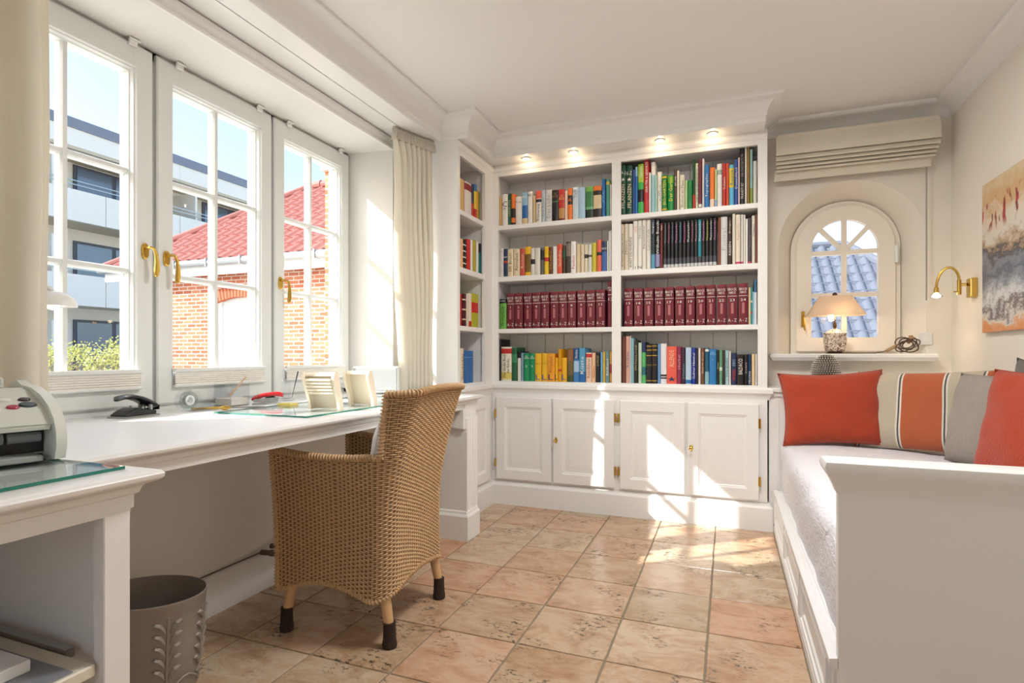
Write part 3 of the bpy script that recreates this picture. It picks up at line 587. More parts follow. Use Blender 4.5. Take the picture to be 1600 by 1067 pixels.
B1 = [(105, 150, 205, 'dark green plant encyclopedia lettered A-J', sp('#0d4a34', t=[('A-J', 'white', .8, .88, 'h'), ('★', 'white', .68, .76, 'h'), ('PFLANZEN', 'cream', .15, .62, 'u')])), (152, 205, 203, 'dark green plant encyclopedia lettered K-Z', sp('#0d4a34', t=[('K-Z', 'white', .8, .88, 'h'), ('★', 'white', .68, .76, 'h'), ('PFLANZEN', 'cream', .15, .62, 'u')])), (206, 225, 240, 'slim royal blue', sp('#2a4f9a')), (226, 246, 215, 'slim bright blue', sp('#2f74b8', (.8, 1, 'lblue'))), (248, 297, 190, 'green book with black box', sp('#3fb04a', (.25, .5, 'black'), (.64, 1, '#a8c83a'), t=[('Gärten', 'white', .72, .95, 'u')])), (298, 340, 150, 'tall red', sp('#c42a34', t=[('KRÄUTER & GEWÜRZE', 'white', .4, .95, 'u')])), (342, 357, 265, 'slim white', sp('white')), (358, 395, 175, 'white and light blue', sp('#9fcbd6', (.75, 1, 'white'))), (396, 408, 290, 'very slim mint', sp('#b8d8c4')), (409, 448, 255, 'white book with black lettering', sp('white', t=[('DAS\nGROSSE BUCH', 'dk', .1, .85, 'u')])),
      (450, 492, 285, 'green garden book with yellow outline', sp('#1c7a34', (.06, .1, 'yellow'), (.92, .96, 'yellow'), t=[('BIO-GARTEN', '#e8e45a', .2, .85, 'u')])), (496, 548, 285, 'green book with yellow title', sp('#0f8a3c', (.8, .98, '#5aa83a'), t=[('Der Garten', '#f0e03a', .3, .95, 'u')])), (549, 575, 230, 'dark brown', sp('#4a3a34', t=[('BÄUME', 'white', .5, .92, 'u')])), (576, 594, 250, 'slim ivory', sp('#e4dcc8')), (596, 640, 282, 'cream-white book with grey text', sp('#e4ddcc', t=[('Blumen im Haus', '#8a8676', .1, .85, 'u')])), (642, 662, 325, 'low pale green', sp('#b4d49a')), (664, 704, 325, 'low green', sp('#1f8a44', t=[('Kakteen', '#0f5a2a', .3, .8, 'u')])), (706, 728, 152, 'tall dark green book with red foot', sp('#12482c', (0, .3, 'red'))), (729, 752, 185, 'pale book with black title', sp('#d8dcc0', t=[('Leben mit schönem Holz', 'dk', .1, .95, 'u')])), (754, 783, 145, 'tall maroon', sp('#6a1f34', (.04, .1, 'white'))), (784, 803, 145, 'tall slim white', sp('white')),
      (804, 846, 200, 'blue', sp('#2472b4', t=[('Topographie', 'white', .15, .9, 'u')])), (848, 890, 222, 'orange book with pale foot', sp('#ec7a2c', (0, .22, '#f0d4c0'))), (892, 908, 240, 'slim pale green', sp('#c4d89a', (0, .2, 'lblue'))), (909, 952, 192, 'white book with grey label', sp('#eceae6', (.75, .86, '#9fb4a8'))), (954, 985, 188, 'red', sp('#c02c28', t=[('Schätze', 'white', .3, .8, 'u')])), (986, 1008, 188, 'orange-red', sp('#d8502c')), (1010, 1052, 200, 'blue and yellow', sp('#5ab4d8', (.45, .92, '#e4cc2c'), t=[('Reisen', 'blue', .5, .88, 'u')])), (1054, 1085, 160, 'royal blue book with white print', sp('#244a9c', t=[('Deutschland', 'white', .3, .9, 'u')])), (1086, 1098, 140, 'tall slim pinkish white', sp('#e8d4d0')), (1100, 1140, 60, 'very tall black', sp('#1c181c', t=[('FRANKFURT', '#c8c0b8', .12, .4, 'u'), ('ARCHITEKTUR', '#8a8480', .5, .9, 'u')])), (1142, 1156, 45, 'very tall slim white', sp('white')), (1158, 1183, 50, 'very tall olive brown', sp('#8a6a2c')), (1184, 1206, 70, 'tall light blue', sp('#9ac8c8', (0, .3, '#8aa84a'))), (1210, 1243, 165, 'plain white', sp('#eae6e0'))]
B2 = [(106, 133, 695, 'cream book with brown title', sp('#dccab0', t=[('KUNSTGESCHICHTE', '#5a4630', .1, .8, 'u')])), (135, 167, 690, 'ivory', sp('#e2d8c4', t=[('Malerei', '#8a7a60', .2, .8, 'u')])), (169, 207, 690, 'white book with black title', sp('#e8e2d8', t=[('KUNST DES NORDENS', 'dk', .08, .72, 'u')])), (210, 247, 665, 'white book with orange title', sp('#ece8de', t=[('Sylt', 'orange', .7, .95, 'd'), ('I', 'dk', .03, .08, 'h')])), (249, 283, 662, 'white book with grey print', sp('#e8e4da', t=[('Nolde', '#9aa4aa', .6, .92, 'u'), ('N', 'dk', .03, .08, 'h')])), (285, 318, 660, 'white book with black vertical title', sp('#e6e0d4', t=[('Expressionisten', 'dk', .35, .95, 'u')])), (320, 355, 655, 'white book with faint title', sp('#e6e2d8', t=[('Landschaft', '#a09a8c', .3, .9, 'u')])), (360, 393, 655, 'black and teal', sp('#22323a', (0, .3, '#5a9ab4'), t=[('Gauguin', 'white', .7, .95, 'u')])), (394, 432, 650, 'black book with white script', sp('#1c1a22', (.05, .3, '#9a90b8'), t=[('Wilhelm Busch', 'white', .3, .95, 'u')])), (434, 458, 685, 'dark red-brown', sp('#6a2c28', t=[('Klee', 'white', .85, .95, 'u')]))]
tint = ['#8a8a94', '#c45a78', '#6a7a8a', '#c47aa8', '#4a9ab0', '#c8508a', '#d8d8d8', '#b86a8a', '#c48a9a', '#e8e8e8', '#d478a4', '#c4c43a', '#d8d8d8', '#c878a8']
edges = [462, 492, 522, 552, 586, 620, 653, 687, 719, 750, 781, 812, 843, 874, 907]
SERIES = []
for i in range(14):
    base = '#2a8a98' if i == 9 else '#15151b'
    SERIES.append((edges[i], edges[i + 1] - 1, 682 - i * 3, 'teal book within the black series' if i == 9 else 'slim black series', sp(base, (.02, .09, '#c8c8c8'), (.09, .22, '#4a4a54'), t=[('Meisterwerke', tint[i], .55, .95, 'u')])))
B2 += SERIES + [(918, 938, 640, 'rust brown', sp('#8a4428')), (940, 996, 632, 'wide grey-white', sp('#d8d8d8', t=[('Porträt', '#a8a8a8', .3, .8, 'u')])), (1000, 1034, 635, 'dark brown book with white title', sp('#3a2420', t=[('REISEN', 'white', .2, .5, 'u'), ('Bretagne', 'cream', .65, .95, 'u')])), (1037, 1062, 608, 'tall ivory', sp('#e4dece')), (1064, 1106, 615, 'cream book with pink title', sp('#e6dccb', (.02, .06, '#c8406a'), t=[('Aquarelle', '#c89a90', .4, .9, 'u')])), (1108, 1128, 612, 'slim cream', sp('#e4e0d4', (.02, .06, '#c8406a'))), (1130, 1145, 615, 'slim white', sp('white')), (1147, 1166, 650, 'lower white', sp('#e8e4dc')), (1168, 1198, 640, 'dark grey-brown', sp('#4a4246', (.02, .06, '#c8406a'), t=[('Radierung', '#8a8288', .2, .8, 'u')])), (1200, 1228, 622, 'white book with dark top print', sp('#e6dfd0', t=[('Cézanne', 'dk', .5, .9, 'u')])), (1230, 1244, 610, 'slim red-brown', sp('#8a4a34'))]
B3X = [(1172, 1190, 155, 'slim cream', sp('#d8c8a0')), (1191, 1205, 155, 'slim teal striped', sp('#3a8a8a', (.3, .35, 'red'), (.6, .65, 'cream'))), (1206, 1217, 190, 'slim light blue', sp('#9ac4dc')), (1218, 1243, 90, 'tall steel blue', sp('#3a6a8a', (0, .72, '#dfe4e8')))]
B4 = [(115, 143, 565, 'brown', sp('#7a4a3c')), (145, 179, 560, 'pink and cream', sp('#e4b0a0', t=[('Kochen', '#3a5a8a', .3, .7, 'u')])), (181, 189, 558, 'very slim white', sp('white')), (190, 217, 578, 'pale blue-grey', sp('#8ab4c0')), (220, 248, 595, 'black patterned', sp('#2a2620', t=[('MYTHOLOGIE', '#b8a878', .3, .9, 'u')])), (250, 280, 615, 'pale green', sp('#c0d4c0')), (282, 315, 610, 'green picture book with dark top', sp('#5ab46a', (.2, .4, '#2a6a7a'), (.75, 1, 'navy'))), (318, 366, 628, 'black book with gold bands, left of pair', sp('#1a1820', (.7, .72, 'gold'), (.84, .86, 'gold'), (.94, .96, 'gold'), (.06, .08, 'gold'), t=[('GOETHE', 'gold', .44, .5, 'h')])), (367, 411, 626, 'black book with gold bands, right of pair', sp('#1a1820', (.7, .72, 'gold'), (.84, .86, 'gold'), (.94, .96, 'gold'), (.06, .08, 'gold'), t=[('GOETHE', 'gold', .44, .5, 'h')])), (413, 437, 625, 'slim sky blue', sp('#6f9ccc')), (439, 489, 622, 'white book with black bands', sp('#e4e4e8', (.12, .16, 'dk'), (.18, .23, 'dk'))),
      (490, 574, 646, 'wide coral red', sp('#e4604c', t=[('ALLENDE', '#f0c0a0', .45, .9, 'u'), ('★', 'navy', .06, .2, 'h')])), (575, 612, 650, 'plum red', sp('#8a2c4c', t=[('Herbst', '#e0a0a8', .4, .8, 'u')])), (613, 645, 657, 'dark purple', sp('#3a2438', t=[('Schatten', '#6a9aa8', .1, .6, 'u')])), (647, 695, 655, 'pale blue book with blue foot', sp('#b8cce4', (.02, .12, 'blue'))), (697, 733, 657, 'deep blue book with white title', sp('#24389a', t=[('Siebter Himmel', 'white', .15, .85, 'u')])), (735, 750, 660, 'slim dark', sp('#22222a')), (752, 772, 660, 'slim white', sp('#e8e0dc')), (774, 806, 660, 'brown book with pale script', sp('#6a4630', t=[('Elizabeth George', '#e0c8a8', .3, .9, 'u')])), (808, 843, 658, 'teal and dark blue', sp('#1f5a7a', (0, .35, '#8ab8c8'), (.9, .96, 'white'))), (845, 904, 668, 'wide blue', sp('#2a7ab4', t=[('NOAH\nGORDON', '#a8d4f0', .8, .96, 'h'), ('I', 'white', .68, .72, 'h')])), (906, 926, 675, 'slim black', sp('#1f1f22', t=[('Krimi', 'pgreen', .3, .8, 'u')])), (928, 955, 675, 'green speckled', sp('#6a9a7a', (.4, .5, '#cfe0c8'))), (957, 974, 678, 'slim charcoal', sp('#2a2a2e')), (976, 1010, 680, 'pale teal', sp('#a8c8c8', t=[('Windstille', '#4a7a80', .2, .8, 'u')])), (1011, 1024, 685, 'very slim white', sp('white')),
      (1027, 1073, 702, 'navy book with red title', sp('#1f3054', t=[('MANKELL', 'red', .15, .5, 'u'), ('KING', 'lblue', .6, .8, 'u')])), (1076, 1134, 713, 'black thriller with large white title', sp('#1c1414', t=[('BALDACCI', 'white', .35, .85, 'u')])), (1136, 1166, 712, 'narrow black', sp('#141216', t=[('ZORN', '#b0a8a8', .3, .8, 'u')])), (1167, 1197, 712, 'navy book with pale title', sp('#1f3a64', t=[('FIELDING', 'white', .05, .45, 'u')])), (1199, 1226, 710, 'cream-yellow', sp('#e8cc9a')), (1228, 1244, 710, 'slim white end', sp('#e4e0dc'))]
def shelf_books(items, side, ox, oy, si, bay, shelfname, group):
    k = 5.3333; prev = None
    for i, (xa_, xb_, yt, desc, spec) in enumerate(items):
        u0, u1, v = ox + xa_ / k, ox + xb_ / k, oy + yt / k
        if side == 'B': p, q = onY(u0, v, YF + .04), onY(u1, v, YF + .04); a0, a1 = p.x, q.x
        else: p, q = onX(u0, v, XF - .035), onX(u1, v, XF - .035); a0, a1 = p.y, q.y
        z1 = (p.z + q.z) / 2; z0 = SH[si][1]
        if prev is not None: a0 = max(a0, prev + .0004)
        prev = a1
        cap = (SH[si + 1][0] if si < 3 else 2.215) - .004
        z1 = min(z1, cap)
        mid = desc if 'book' in desc or 'ictionary' in desc or 'ncyclopedia' in desc or 'thriller' in desc else desc + ' book'
        lab = '%s, %s from left, %s shelf, %s' % (mid, ORD[i + OFFS], shelfname, bay)
        make_book(side, a0, a1, z0, z1, spec, lab, group, depth=random.uniform(.14, .19))
OFFS = 0
shelf_books(A1, 'B', 700, 220, 3, 'left bay', 'top', 'books on the bookcase shelves')
shelf_books(A2, 'B', 700, 220, 2, 'left bay', 'second', 'books on the bookcase shelves')
shelf_books(A4, 'B', 700, 420, 0, 'left bay', 'bottom', 'books on the bookcase shelves')
shelf_books(B1, 'B', 950, 220, 3, 'right bay', 'top', 'books on the bookcase shelves')
shelf_books(B2, 'B', 950, 220, 2, 'right bay', 'second', 'books on the bookcase shelves')
shelf_books(B4, 'B', 950, 420, 0, 'right bay', 'bottom', 'books on the bookcase shelves')
shelf_books([(427, 484, 252, 'green dictionary with black top', sp('#6fae4c', (.86, 1, 'black'), t=[('Wörterbuch', '#1f3a1a', .1, .75, 'u'), ('1000', 'white', .91, .96, 'h')]))], 'B', 700, 420, 1, 'left bay', 'third', 'books on the bookcase shelves')
OFFS = 12
shelf_books(B3X, 'B', 950, 420, 1, 'right bay', 'third', 'books on the bookcase shelves')
OFFS = 0
def volumes(lst, ox, bay, n0):
    for i, (xa_, xb_, yt) in enumerate(lst):
        k = 5.3333; p = onY(ox + xa_ / k, 420 + yt / k, YF + .04); q = onY(ox + xb_ / k, 420 + yt / k, YF + .04)
        spec = sp('#6e1626', (.70, .712, '#d8d4d0'), (.965, .985, '#8a2434'), t=[('BROCK\nHAUS', 'white', .74, .92, 'h'), (str(n0 + i), 'white', .58, .64, 'h'), ('I', '#b06a70', .28, .54, 'h'), ('A - Z', '#e0d8d4', .08, .16, 'h')])
        q_x = min(q.x, xb + .05) if bay == 'left bay' else q.x
        make_book('B', p.x, q_x, SH[1][1], (p.z + q.z) / 2, spec, 'dark red encyclopedia volume with white lettering, %s from left in %s' % (ORD[i], bay), 'dark red encyclopedia volumes', name='encyclopedia_volume', depth=.19)
volumes(VOLS_A[:11], 700, 'left bay', 1); volumes([(1322, 1376, 168)], 700, 'left bay', 12) if False else None
p_ = onY(700 + 1330 / 5.3333, 451, YF + .04)
make_book('B', p_.x, p_.x + .042, SH[1][1], 1.466, sp('#6e1626', (.70, .712, '#d8d4d0'), t=[('BROCK\nHAUS', 'white', .74, .92, 'h'), ('12', 'white', .58, .64, 'h')]), 'dark red encyclopedia volume half hidden by centre post, last in left bay', 'dark red encyclopedia volumes', name='encyclopedia_volume', depth=.19)
volumes(VOLS_B, 950, 'right bay', 13)
L1 = [(100, 143, 320, 'tan', sp('#d8b070')), (150, 205, 352, 'wide white book with dark red top', sp('#e4dcd4', (.76, .96, '#8a1c2c'))), (207, 219, 365, 'slim dark blue', sp('#22304a', (0, .45, 'red'))), (221, 242, 365, 'blue and yellow', sp('#e4c43a', (0, .3, 'red'), (.8, 1, 'blue'))), (243, 262, 400, 'orange', sp('#e09a2a')), (264, 278, 425, 'olive', sp('#8a8a34')), (280, 299, 440, 'black', sp('#1c1a1e'))]
L2 = [(104, 128, 818, 'peach', sp('#e8b88a')), (130, 168, 822, 'black dotted', sp('#18161a', (.2, .24, 'white'), (.4, .44, 'white'), (.6, .64, 'white'), (.8, .84, 'white'))), (170, 200, 822, 'red', sp('#c8322c')), (202, 218, 826, 'slim white', sp('white')), (220, 240, 828, 'olive yellow', sp('#b0a43a')), (242, 252, 845, 'slim white second', sp('#e0dcd4')), (256, 286, 858, 'teal and black', sp('#1f7a78', (.7, 1, '#20242a')))]
L3 = [(104, 126, 208, 'red', sp('#b02c2a')), (128, 152, 208, 'dark maroon dotted', sp('#4a1c24', (.2, .24, 'cream'), (.5, .54, 'cream'), (.8, .84, 'cream'))), (158, 174, 210, 'cream', sp('#d8ccb4')), (176, 202, 206, 'white book with red edge', sp('#e8d8cc', (0, .18, 'red'))), (205, 263, 208, 'lime book with red block', sp('#b4b42e', (.44, .74, '#c8281e')))]
L4 = [(104, 136, 662, 'cream book with brown lettering', sp('#e0d4bc', t=[('Geschichte', 'brown', .1, .85, 'u')])), (142, 179, 682, 'blue book, left of twin', sp('#2f68a8', (.78, .8, '#6f9cd0'))), (181, 217, 682, 'blue book, right of twin', sp('#2f68a8', (.78, .8, '#6f9cd0')))]
for L_, si, nm, oy in ((L1, 3, 'top', 220), (L2, 2, 'second', 220), (L3, 1, 'third', 420), (L4, 0, 'bottom', 420)):
    shelf_books(L_, 'L', 700, oy, si, 'narrow side bookcase', nm, 'books in the side bookcase')
# ================================================================ DESK
dk = thing('desk', 'long white built-in desk running under the windows with moulded edge', 'desk', (-1.75, 1.8, 0))
EX = -1.335                                  # apron plane of the narrow part (moulded nose reaches further)
WX = -1.080                                  # front plane of the deep part
YK = .7455                                   # end plane of the deep part
b = MB(); b.prism([(-2.165, -.5), (WX, -.5), (WX, YK), (EX, YK), (EX, 2.87), (-2.165, 2.87)], 'z', .735, ZT)
b.build('desk_top', PAINT, dk, smooth=0)
NOSE = [(-.002, .705), (.004, .705), (.004, .730), (.010, .733), (.012, .738)] + [(.012 + .010 * (1 - math.cos(t * math.pi / 2)), .738 + .012 * math.sin(t * math.pi / 2)) for t in (.33, .66, 1)] + [(.034, .754), (.040, .760), (.041, .767), (.037, .773), (.030, ZT + .0004), (-.002, ZT + .0004)]
b = MB(); b.sweep([(WX, -.5), (WX, YK), (EX, YK), (EX, 2.87), (-1.52, 2.87)][::-1], [(o, z) for o, z in NOSE]) if False else b.sweep([(-1.52, 2.87), (EX, 2.87), (EX, YK), (WX, YK), (WX, -.5)], [(-o, z) for o, z in NOSE])
b.build('edge_moulding', PAINT, dk, smooth=40)
b = MB(); b.box(EX - .022, EX, YK, 2.87, .705, .736); b.box(WX - .022, WX, -.5, YK, .698, .736); b.build('apron', PAINT, dk, smooth=0)
# deep part: open cabinet below
MB().box(WX - .03, WX, .696, YK, 0, .70, .002).build('leg', PAINT, dk)
MB().box(WX - .03, WX, -.5, -.45, 0, .70, .002).build('leg', PAINT, dk)
MB().box(XL + .02, WX - .03, .722, YK, 0, .735).build('side_panel', PAINT, dk, smooth=0)
MB().box(XL + .02, XL + .04, -.5, .722, 0, .735).build('back_panel', PAINT, dk, smooth=0)
MB().box(-1.60, WX - .012, -.45, .690, .405, .428, .003).build('pull_out_tray', mat('cream_laminate', '#e4dccb', .5), dk)
MB().box(-1.66, WX - .10, .690, .706, .418, .436).build('drawer_slide', STEEL, dk)
MB().box(-1.52, -1.10, -.44, .655, .4285, .431).build('tray_liner', mat('grey_liner', '#8d9096', .5), dk)
# far pedestal with fluted pilaster and corbel
b = MB(); b.box(XL + .018, -1.325, 2.725, 2.865, 0, .735); b.build('pedestal', PAINT, dk, smooth=0)
b = MB(); pts = [(2.725, 0), (2.725, .012)]
prof = [(-1.325, 2.725), (-1.313, 2.725)]
for k in range(4):
    c0 = 2.742 + k * .031
    prof += [(-1.313, c0), (-1.319, c0 + .006), (-1.321, c0 + .0105), (-1.319, c0 + .015), (-1.313, c0 + .021)]
prof += [(-1.313, 2.865), (-1.325, 2.865)]
b.prism(prof, 'z', .15, .655); b.build('pilaster', PAINT, dk, smooth=40)
b = MB(); b.sweep([(XL + .018, 2.725), (-1.318, 2.725), (-1.318, 2.865)], [(-.004, 0), (.018, 0), (.018, .128), (.012, .138), (.008, .142), (.006, .152), (0, .158), (-.004, .158)]); b.build('plinth', PAINT, dk)
b = MB(); q = [(-1.325, .705), (-1.42, .705), (-1.42, .695)] + [(-1.325 - .088 * math.cos(math.radians(t)) * 1.0, .605 + .085 * math.sin(math.radians(t))) for t in (80, 60, 40, 20, 5)] + [(-1.335, .600), (-1.325, .600)]
b.prism(q, 'y', 2.705, 2.727); b.build('corbel', PAINT, dk, smooth=40)
# radiator pipe valve at the skirting
b = MB(); b.tube([(-1.85, 1.50, .160), (-1.842, 1.84, .166)], .003, 8); t = thing('radiator_valve', 'small metal radiator valve above skirting under the desk', 'valve', (-1.83, 1.84, .15))
VM = mat('dull_metal', '#77726b', .4, metal=1)
b.build('pipe', VM, t); b = MB(); b.tube([(-1.838, 1.82, .168), (-1.80, 1.835, .165)], .011, 10); b.tube([(-1.80, 1.835, .165), (-1.775, 1.845, .163)], [.014, .012], 12); b.build('valve_body', VM, t)
b = MB(); b.tube([(-1.838, 1.875, .178), (-1.795, 1.885, .175)], .011, 10); b.tube([(-1.795, 1.885, .175), (-1.775, 1.89, .173)], [.014, .012], 12); b.build('valve_knob', VM, t)

# glass sheets
GEDGE = m_glass('desk_glass', (.955, .985, .978, 1), 1.1)
GED = mat('glass_edge', '#2f8f7c', .12, trans=.35)
def sheet(x0, x1, y0, y1, label):
    z0, z1 = ZT + .001, ZT + .007
    t = thing('glass_sheet', label, 'glass', ((x0 + x1) / 2, (y0 + y1) / 2, z0))
    MB().box(x0 + .0012, x1 - .0012, y0 + .0012, y1 - .0012, z0, z1).build('sheet', GEDGE, t, smooth=0)
    e = MB(); e.box(x0, x1, y0, y0 + .0012, z0, z1); e.box(x0, x1, y1 - .0012, y1, z0, z1); e.box(x0, x0 + .0012, y0, y1, z0, z1); e.box(x1 - .0012, x1, y0, y1, z0, z1); e.build('polished_edge', GED, t, smooth=0)
    return z1
ZG = sheet(-1.835, -1.392, 1.585, 2.74, 'clear glass writing sheet with green edge behind the wicker chair')
sheet(-1.645, -1.105, -.40, .752, 'clear glass sheet with green edge under the fax machine')

# ================================================================ PAPER, FAX, DESK ITEMS
WHP = mat('white_plastic', '#e9e9e6', .4)
PAPER = mat('paper', '#f0efec', .8)
t = thing('paper_stack', 'white paper stack lying on the tray under the desk', 'paper', (-1.33, .45, .431))
b = MB(); b.box(-1.50, -1.17, .20, .628, .431, .452, .002); b.build('sheets', PAPER, t); b = MB(); b.box(-1.499, -1.171, .201, .627, .4522, .4528); b.build('top_sheet', PAPER, t)
t = thing('cable_bundle', 'dark cable bundle at the back of the open desk cabinet', 'cable', (-1.70, .62, .0))
b = MB(); b.tube([(-1.70 + .03 * math.sin(k * 1.3), .60 + .05 * math.cos(k * .9), .44 + .035 * math.sin(k * .7) + .02 * math.sin(k * 2.1)) for k in range(24)], .006, 6); b.build('cable', BLACK, t)
MB().box(-1.735, -1.665, .55, .68, 0, .435, .004).build('cable_box', mat('dark_grey_plastic', '#3b3a3c', .5), t)

# fax machine (local: x to the room = front, y along width, origin at right front base)
FXM = mat('fax_plastic', '#d3d6cd', .42, bump=(500, .05)); FXL = mat('fax_light', '#dfe2da', .4); FXD = mat('fax_mid_grey', '#9aa09d', .45)  # cheeks pale, exit tray in a darker grey
fx = thing('fax_machine', 'pale grey fax machine with buttons on glass topped desk end', 'fax', (-1.275, .745, ZG)); fx.rotation_euler = (0, 0, math.radians(-14))
ORG[fx.name] = Vector((0, 0, 0))
def side_prof(o=0):
    P = [(-.36, 0), (-.04, 0), (.002, .006), (.012, .035), (.010, .062), (-.004, .088), (-.035, .112), (-.085, .133), (-.15, .147), (-.215, .150), (-.25, .160), (-.30, .150), (-.36, .12)]
    return P
b = MB(); b.prism(side_prof(), 'y', -.018, 0); b.build('side_cheek', FXL, fx, smooth=40)
b = MB(); b.prism(side_prof(), 'y', -.40, -.366); b.build('side_cheek', FXL, fx, smooth=40)
b = MB(); b.prism([(-.35, .012), (-.07, .012), (-.07, .062), (-.018, .070), (-.010, .078), (-.045, .104), (-.16, .141), (-.20, .145), (-.20, .118), (-.35, .110)], 'y', -.366, -.018); b.build('body', FXM, fx, smooth=20)
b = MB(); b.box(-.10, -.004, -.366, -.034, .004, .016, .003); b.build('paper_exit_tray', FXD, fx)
b = MB(); b.prism([(-.075, .072), (-.012, .066), (-.010, .073), (-.02, .080), (-.07, .082)], 'y', -.362, -.022); b.build('exit_flap', FXM, fx)
for k, y in enumerate((-.052, -.112, -.172, -.232)):
    b = MB(); b.tube([(-.062, y - .027, .048), (-.062, y + .027, .048)], .011, 12); b.build('roller', mat('roller_grey', '#8f9499', .35), fx)
b = MB(); b.box(-.068, -.064, -.366, -.018, .016, .064); b.build('roller_slot', BLACK, fx)
b = MB(); b.box(-.25, -.215, -.345, -.05, .143, .150, .003); b.box(-.30, -.225, -.055, -.045, .12, .168, .004); b.box(-.30, -.225, -.35, -.34, .12, .168, .004); b.build('paper_feeder', FXM, fx)
# control panel: sloping plane from (-.045,.104) to (-.16,.141)
import itertools
pa, pb_ = Vector((-.045, 0, .104)), Vector((-.16, 0, .141)); pd = (pb_ - pa).normalized(); pn = Vector((-pd.z, 0, pd.x)); pn = pn if pn.z > 0 else -pn
def button(s, y, rx, ry, m, h=.004, name='button'):
    c = pa + pd * s + Vector((0, (y + .062) * .72 - .042, 0)); b = MB()
    rings = []
    for d, k in ((-.001, 1), (h * .6, 1), (h, .85), (h, .05)):
        rings.append([c + pn * d + pd * (rx * k * math.cos(a)) + Vector((0, ry * k * math.sin(a), 0)) for a in [i * math.pi / 8 for i in range(16)]])
    b.loft(rings); return b.build(name, m, fx)
BW = mat('button_white', '#e6e7e2', .35); BG = mat('button_green', '#2c3f3f', .35); BR = mat('button_red', '#a8304f', .35); BB = mat('button_brown', '#3a2f2c', .35)
button(.030, -.062, .013, .015, BG, name='start_button'); button(.020, -.098, .009, .0105, BR, name='stop_button'); button(.060, -.060, .008, .0105, BB, name='copy_button')
for s, y in ((.070, -.128), (.062, -.104), (.048, -.140), (.030, -.142), (.012, -.142), (.056, -.170), (.038, -.172), (.020, -.172), (.075, -.160), (.056, -.205), (.038, -.205), (.020, -.205), (.056, -.24), (.038, -.24), (.020, -.24)):
    button(s, y, .0065, .0115, BW)
b = MB(); c = pa + pd * .098 + Vector((0, -.23, 0)); b.loft([[c + pn * d + pd * x + Vector((0, y, 0)) for x, y in ((-.018, -.06), (.018, -.06), (.018, .06), (-.018, .06))] for d in (-.001, .002)]); b.build('display', mat('lcd_grey', '#b9bfae', .25), fx, smooth=0)

# white dome desk lamp half behind the left curtain
lp = thing('desk_lamp', 'white dome shaded desk lamp partly behind the left curtain', 'lamp', (-1.95, .93, ZT))
cx_, cy_, cz_ = -1.95, 1.105, 1.150
b = MB(); prof = [(.062 * math.cos(t), .048 * math.sin(t)) for t in [math.radians(a) for a in (0, 15, 30, 45, 60, 75, 88)]]
b.lathe([(.056, .003)] + [(.062, 0)] + prof[1:], (cx_, cy_, cz_), 28); b.build('shade', WHP, lp)
b = MB(); b.lathe([(.001, -.012), (.014, -.008), (.02, .006), (.014, .022), (.001, .026)], (cx_, cy_, cz_), 14); b.build('bulb', mat('lamp_bulb', '#fff4e0', .3, emit=('#ffe9c4', 3)), lp)
b = MB(); b.tube([(-1.95, .93, ZT + .015), (-1.95, .93, 1.18), (-1.95, .945, 1.22), (-1.95, .98, 1.235), (-1.95, 1.05, 1.225), (-1.95, 1.095, 1.205), (-1.95, 1.105, 1.195)], .007, 10); b.build('stem', WHP, lp)
b = MB(); b.lathe([(.07, 0), (.07, .008), (.06, .014), (.01, .018)], (-1.95, .93, ZT), 28); b.build('base', WHP, lp)

# hole punch
hp = thing('hole_punch', 'black two-hole punch with silver base on desk below window', 'hole punch', (-2.015, 1.405, ZT)); hp.rotation_euler = (0, 0, math.radians(96)); ORG[hp.name] = Vector((0, 0, 0))
b = MB(); b.box(-.070, .068, -.045, .045, 0, .006, .002); b.build('base_plate', STEEL, hp)
b = MB(); b.prism([(-.062, .006), (.058, .006), (.058, .020), (.02, .026), (-.012, .034), (-.04, .024), (-.062, .012)], 'y', -.036, .036); b.build('body', BLACK, hp, smooth=35)
b = MB(); rings = []
for x, zc, hw, th in ((-.070, .070, .012, .004), (-.055, .078, .030, .007), (-.02, .080, .038, .010), (.02, .068, .038, .012), (.045, .055, .040, .014), (.062, .046, .040, .013), (.066, .040, .038, .006)):
    rings.append([(x, hw * math.cos(a), zc + th * math.sin(a) - .006) for a in [k * math.pi / 8 for k in range(16)]])
b.loft(rings); b.build('lever', BLACK, hp)
for y in (-.028, .028): MB().tube([(.015, y * 1.15, .034), (.015, y * 1.35, .034)], .004, 8).build('pivot', STEEL, hp)
for y in (-.025, .025): MB().tube([(.045, y, .006), (.045, y, .05)], .007, 10).build('punch_pin', STEEL, hp)

# tape dispenser (clear)
tx, ty = -1.985, 1.645
t = thing('tape_dispenser', 'clear acrylic tape dispenser beside the hole punch', 'tape dispenser', (tx, ty, ZT))
b = MB()
for dx in (-.016, .013):
    pr = [(ty - .052 + .050 * math.cos(a) + .006, ZT + .046 + .045 * math.sin(a)) for a in [math.radians(k) for k in range(60, 290, 20)]] + [(ty + .05, ZT), (ty + .075, ZT + .004), (ty + .075, ZT + .03), (ty + .03, ZT + .045)]
    b.prism(pr, 'x', tx + dx, tx + dx + .003)
b.box(tx - .013, tx + .013, ty - .04, ty + .07, ZT, ZT + .005); b.build('body', CLEAR, t, smooth=30)
RING = m_glass('tape_film', (.86, .87, .86, 1), 1.4, .15)
b = MB(); n = 28
rg = lambda r, x: [(x, ty - .045 + r * math.cos(2 * math.pi * k / n), ZT + .046 + r * math.sin(2 * math.pi * k / n)) for k in range(n)]
b.loft([rg(.034, tx - .0095), rg(.034, tx + .0095), rg(.021, tx + .0095), rg(.021, tx - .0095), rg(.034, tx - .0095)], cap=False); b.build('tape_roll', RING, t)
